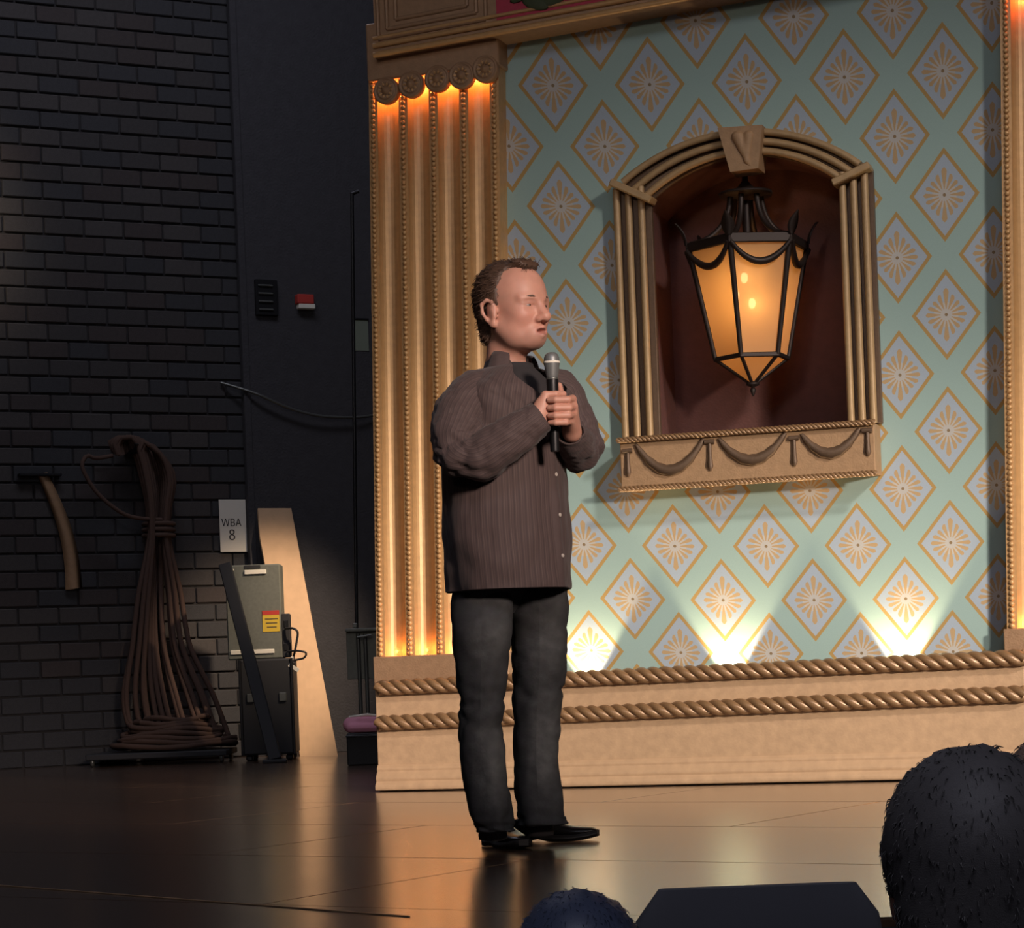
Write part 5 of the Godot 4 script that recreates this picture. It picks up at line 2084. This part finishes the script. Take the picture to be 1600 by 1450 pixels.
	# paler on thighs and shins, most where the cloth faces front right
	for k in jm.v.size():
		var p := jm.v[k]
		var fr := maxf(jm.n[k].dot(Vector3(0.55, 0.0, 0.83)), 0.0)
		var paleness := fr * fr * (0.8 * exp(-pow((p.y - 0.29) / 0.15, 2.0)) + 0.4 * exp(-pow((p.y - 0.66) / 0.13, 2.0)))
		paleness *= 0.75 + 0.5 * noise.get_noise_3dv(p * 5.0)
		jm.c[k] = Color(0.027, 0.028, 0.031).lerp(Color(0.15, 0.153, 0.148), clampf(paleness * 1.5, 0.0, 1.0))
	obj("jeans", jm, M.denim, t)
	# --- socks and shoes
	for e in [[mp(770, 1306, 0.0), mp(772, 1270, 0.03)], [mp(843, 1300, -0.1), mp(843, 1262, -0.09)]]:
		var sk := MB.new()
		sk.tube([e[0] - Vector3(0, 0.01, 0), e[0], (e[0] + e[1]) / 2, e[1]], [0.042, 0.044, 0.04, 0.04], 16)
		obj("sock", sk, M.black_knit, t)
	shoe(t, Vector3(0.36, 0, 0.93).normalized(), floor_at(769, 1321, -0.05) - MAN)
	shoe(t, Vector3(0.97, 0, 0.24).normalized(), floor_at(804, 1316, -0.12) - MAN)
	# --- microphone, held
	var mt := mp(862, 566, 0.236)
	var mbm := mp(867, 706, 0.232)
	var ay := (mt - mbm).normalized()
	var axx := ay.cross(Vector3(0, 0, 1)).normalized()
	var mx := Transform3D(Basis(axx, ay, axx.cross(ay)), mt)
	O = Vector3.ZERO
	var mic := thing("microphone", "black handheld microphone with silver mesh head in the speaker's hands", "microphone", Transform3D(mx.basis, MAN + mbm))
	var L := mt.distance_to(mbm)
	var gr := MB.new()
	gr.lathe([Vector2(0.0155, L - 0.048), Vector2(0.0195, L - 0.03), Vector2(0.0225, L - 0.008), Vector2(0.0238, L - 0.004), Vector2(0.0238, L + 0.002), Vector2(0.0228, L + 0.004), Vector2(0.0222, L + 0.013), Vector2(0.019, L + 0.022), Vector2(0.011, L + 0.028), Vector2(0.0005, L + 0.0295)], Transform3D.IDENTITY, 28)
	obj("grille", gr, M.mic_grille, mic)
	var bd := MB.new()
	bd.lathe([Vector2(0.012, 0.0), Vector2(0.0135, 0.004), Vector2(0.014, 0.06), Vector2(0.0165, L - 0.09), Vector2(0.0178, L - 0.052), Vector2(0.0165, L - 0.047)], Transform3D.IDENTITY, 24)
	obj("handle", bd, M.mic_black, mic)
	var gband := MB.new()
	gband.lathe([Vector2(0.0232, L - 0.004), Vector2(0.0248, L - 0.002), Vector2(0.0248, L + 0.001), Vector2(0.0232, L + 0.003)], Transform3D.IDENTITY, 28)
	obj("grille_band", gband, M.paper, mic)
	var rg := MB.new()
	rg.lathe([Vector2(0.0165, L - 0.052), Vector2(0.0182, L - 0.05), Vector2(0.0182, L - 0.046), Vector2(0.0165, L - 0.044)], Transform3D.IDENTITY, 24)
	obj("collar_ring", rg, M.dull_steel, mic)

func floor_at(px: float, py: float, _z: float) -> Vector3:
	var p := on_floor(px, py)
	return Vector3(p.x, 0, p.z)

func cuff(parent: Node, g: Array) -> void:
	var b := MB.new()
	var last: PackedVector3Array = g[-1]
	var prev: PackedVector3Array = g[g.size() - 7]
	var c := Vector3.ZERO
	for p in last:
		c += p / last.size()
	var c0 := Vector3.ZERO
	for p in prev:
		c0 += p / prev.size()
	var ax := (c - c0).normalized()
	var rows := []
	for e in [[-0.06, 1.02], [-0.058, 1.06], [-0.03, 1.05], [-0.002, 1.04], [0.0, 1.0], [0.0, 0.88], [-0.02, 0.85]]:
		var row := PackedVector3Array()
		for p in last:
			row.append(c + (p - c) * e[1] + ax * (e[0] + 0.006))
		rows.append(row)
	b.grid(rows, false)
	obj("cuff", b, M.shirt_stripe, parent)

# a seated listener seen from behind: hair, head, jacketed trunk, thighs and shins; the seat is built apart
func listener(label: String, head: Vector3, hair: Material, scale: float, curly: float, seed_: int) -> void:
	var base := Vector3(head.x, PIT, head.z)
	O = Vector3.ZERO
	var t := thing("person", label, "person", at(base))
	var h := head - base
	var sk := MB.new()
	var f := Field.new()
	var away := Vector3(0, 0, -1)
	f.lump(h, Vector3(0.074, 0.1, 0.092) * scale, 0.02)
	f.lump(h + Vector3(0, -0.05, -0.03) * scale, Vector3(0.058, 0.075, 0.062) * scale, 0.03)
	f.lump(h + Vector3(0, -0.03, -0.098) * scale, Vector3(0.013, 0.022, 0.016) * scale, 0.012)
	for s in [-1.0, 1.0]:
		f.lump(h + Vector3(s * 0.077, -0.03, 0.0) * scale, Vector3(0.009, 0.032, 0.02) * scale, 0.006)
	f.bone(h + Vector3(0, -0.08, 0.02), h + Vector3(0, -0.2, 0.04), 0.055, 0.06, 0.03)
	f.build(sk, h + Vector3(-0.14, -0.26, -0.16), h + Vector3(0.14, 0.14, 0.14), 0.008, Transform3D.IDENTITY, skin_tone)
	# hands rest on the lap
	for s in [-1.0, 1.0]:
		var hd := Field.new()
		var w := Vector3(s * 0.14, 0.62, -0.26)
		for k in 4:
			var kn := w + Vector3(s * -0.02 + (k - 1.5) * 0.02, -0.005, -0.085)
			hd.bone(w, kn, 0.022, 0.012, 0.012)
			hd.bone(kn, kn + Vector3(0, -0.01, -0.04 - 0.004 * (k % 2)), 0.01, 0.009, 0.003)
			hd.bone(kn + Vector3(0, -0.01, -0.04), kn + Vector3(0, -0.03, -0.06), 0.009, 0.008, 0.003)
		hd.bone(w, w + Vector3(s * -0.055, -0.005, -0.05), 0.014, 0.01, 0.01)
		hd.build(sk, w + Vector3(-0.1, -0.07, -0.19), w + Vector3(0.1, 0.06, 0.06), 0.007, Transform3D.IDENTITY, skin_tone)
	obj("body", sk, M.skin, t)
	var cl := MB.new()
	var b := Field.new()
	var nk := h + Vector3(0, -0.2, 0.04)
	var hip := Vector3(0, 0.55, 0.12)
	b.bone(nk, hip, 0.085, 0.15, 0.06)
	for s in [-1.0, 1.0]:
		var sh := nk + Vector3(s * 0.17, -0.07, 0.01)
		var el := Vector3(s * 0.25, 0.72, 0.0)
		b.bone(nk + Vector3(0, -0.03, 0), sh, 0.07, 0.07, 0.05)
		b.bone(nk + Vector3(s * 0.08, -0.2, 0), hip + Vector3(s * 0.06, 0.05, 0), 0.12, 0.12, 0.06)
		b.bone(sh, el, 0.065, 0.052, 0.03)
		b.bone(el, Vector3(s * 0.15, 0.62, -0.22), 0.05, 0.038, 0.03)
	b.build(cl, Vector3(-0.4, 0.36, -0.32), Vector3(0.4, h.y - 0.06, 0.36), 0.018)
	obj("jacket", cl, M.jacket_dark, t)
	var tr := MB.new()
	var l := Field.new()
	for s in [-1.0, 1.0]:
		l.bone(Vector3(s * 0.09, 0.545, 0.1), Vector3(s * 0.12, 0.54, -0.34), 0.085, 0.062, 0.03)
		l.bone(Vector3(s * 0.12, 0.54, -0.34), Vector3(s * 0.12, 0.08, -0.36), 0.06, 0.042, 0.03)
		l.bone(Vector3(s * 0.12, 0.04, -0.33), Vector3(s * 0.13, 0.03, -0.52), 0.042, 0.034, 0.02)
	l.build(tr, Vector3(-0.3, -0.01, -0.58), Vector3(0.3, 0.68, 0.24), 0.018, Transform3D.IDENTITY, dark_cloth)
	obj("trousers", tr, M.denim, t)
	var hm := MB.new()
	var hf := Field.new()
	hf.lump(h + Vector3(0, 0.018, 0.012) * scale, Vector3(0.092, 0.106, 0.108) * scale, 0.02)
	hf.lump(h + Vector3(0, -0.055, 0.045) * scale, Vector3(0.082, 0.08, 0.066) * scale, 0.03)
	hf.lump(h + Vector3(0, -0.06, -0.12) * scale, Vector3(0.075, 0.1, 0.07) * scale, -0.02)
	hf.build(hm, h + Vector3(-0.15, -0.18, -0.16), h + Vector3(0.15, 0.16, 0.16), 0.008)
	for k in hm.v.size():
		hm.v[k] += hm.n[k] * (curly * noise.get_noise_3dv(hm.v[k] * 34.0) + 0.4 * curly * noise.get_noise_3dv(hm.v[k] * 90.0))
	var st := MB.new()
	strands(st, hm, 2600, 0.006 + curly, 0.0009, Vector3(0, -1, 0.2), seed_)
	var first := hm.v.size()
	hm.v.append_array(st.v)
	hm.n.append_array(st.n)
	hm.uv.append_array(st.uv)
	hm.c.append_array(st.c)
	for i in st.ix:
		hm.ix.append(i + first)
	obj("hair", hm, hair, t)

func make_seat(base: Vector3, label: String) -> void:
	O = Vector3.ZERO
	var t := thing("theatre_seat", label, "seat", at(base), "dark theatre seats")
	var b := MB.new()
	var rows := []
	for k in 9:     # rounded padded back
		var y := lerpf(0.44, 0.885, k / 8.0)
		var row := PackedVector3Array()
		var hw := 0.222 - 0.05 * pow(maxf(k / 8.0 - 0.7, 0.0) / 0.3, 3.0)
		var hd := 0.05 * (1.0 - 0.6 * pow(maxf(k / 8.0 - 0.6, 0.0) / 0.4, 2.0))
		for q in 24:
			var a := TAU * q / 24
			row.append(Vector3(hw * signf(cos(a)) * pow(absf(cos(a)), 0.35), y, 0.29 + 0.12 * k / 8.0 + hd * signf(sin(a)) * pow(absf(sin(a)), 0.5)))
		rows.append(row)
	b.grid(rows, true)
	b.cap(rows[-1], Vector3.UP)
	b.cap(rows[0], Vector3.DOWN)
	obj("backrest", b, M.seat_cloth, t)
	var s := MB.new()
	s.box(Vector3(0, 0.42, 0.07), Vector3(0.46, 0.09, 0.44), Basis.IDENTITY, 0.03)
	obj("seat", s, M.seat_cloth, t)
	for sx in [-0.255, 0.255]:
		var a := MB.new()
		a.box(Vector3(sx, 0.62, 0.08), Vector3(0.04, 0.035, 0.36), Basis.IDENTITY, 0.012)
		a.box(Vector3(sx, 0.3, 0.2), Vector3(0.03, 0.6, 0.06), Basis.IDENTITY, 0.006)
		a.box(Vector3(sx, 0.01, 0.15), Vector3(0.06, 0.02, 0.3), Basis.IDENTITY, 0.005)
		obj("arm_frame", a, M.black_metal, t)

func audience() -> void:
	# the big head at lower right
	var h1 := deep(1518, 1352, 2.45)
	listener("dark-haired person seen from behind at lower right, head in front of the plinth", h1, M.hair_dark, 1.03, 0.006, 51)
	make_seat(Vector3(h1.x, PIT, h1.z + 0.02), "dark theatre seat of the dark-haired listener at lower right")
	var h2 := deep(905, 1532, 3.5)
	listener("person with blue-black hair, only the crown showing at the bottom edge", h2, M.hair_blue_black, 1.12, 0.006, 52)
	make_seat(Vector3(h2.x, PIT, h2.z + 0.02), "dark theatre seat of the listener with blue-black hair")
	var h3 := deep(1660, 1262, 3.7)
	listener("person with greying curly hair, barely showing at the right edge", h3, M.hair_grey, 1.0, 0.014, 53)
	make_seat(Vector3(h3.x, PIT, h3.z + 0.02), "dark theatre seat of the curly-haired listener at the right edge")
	# the empty seat whose back shows dark between them
	var d := 4.0
	var s := deep(1183, 1384, d)
	make_seat(Vector3(s.x, PIT + (s.y - PIT - 0.885), s.z - 0.41), "empty dark seat back rising between the two dark heads at the bottom")
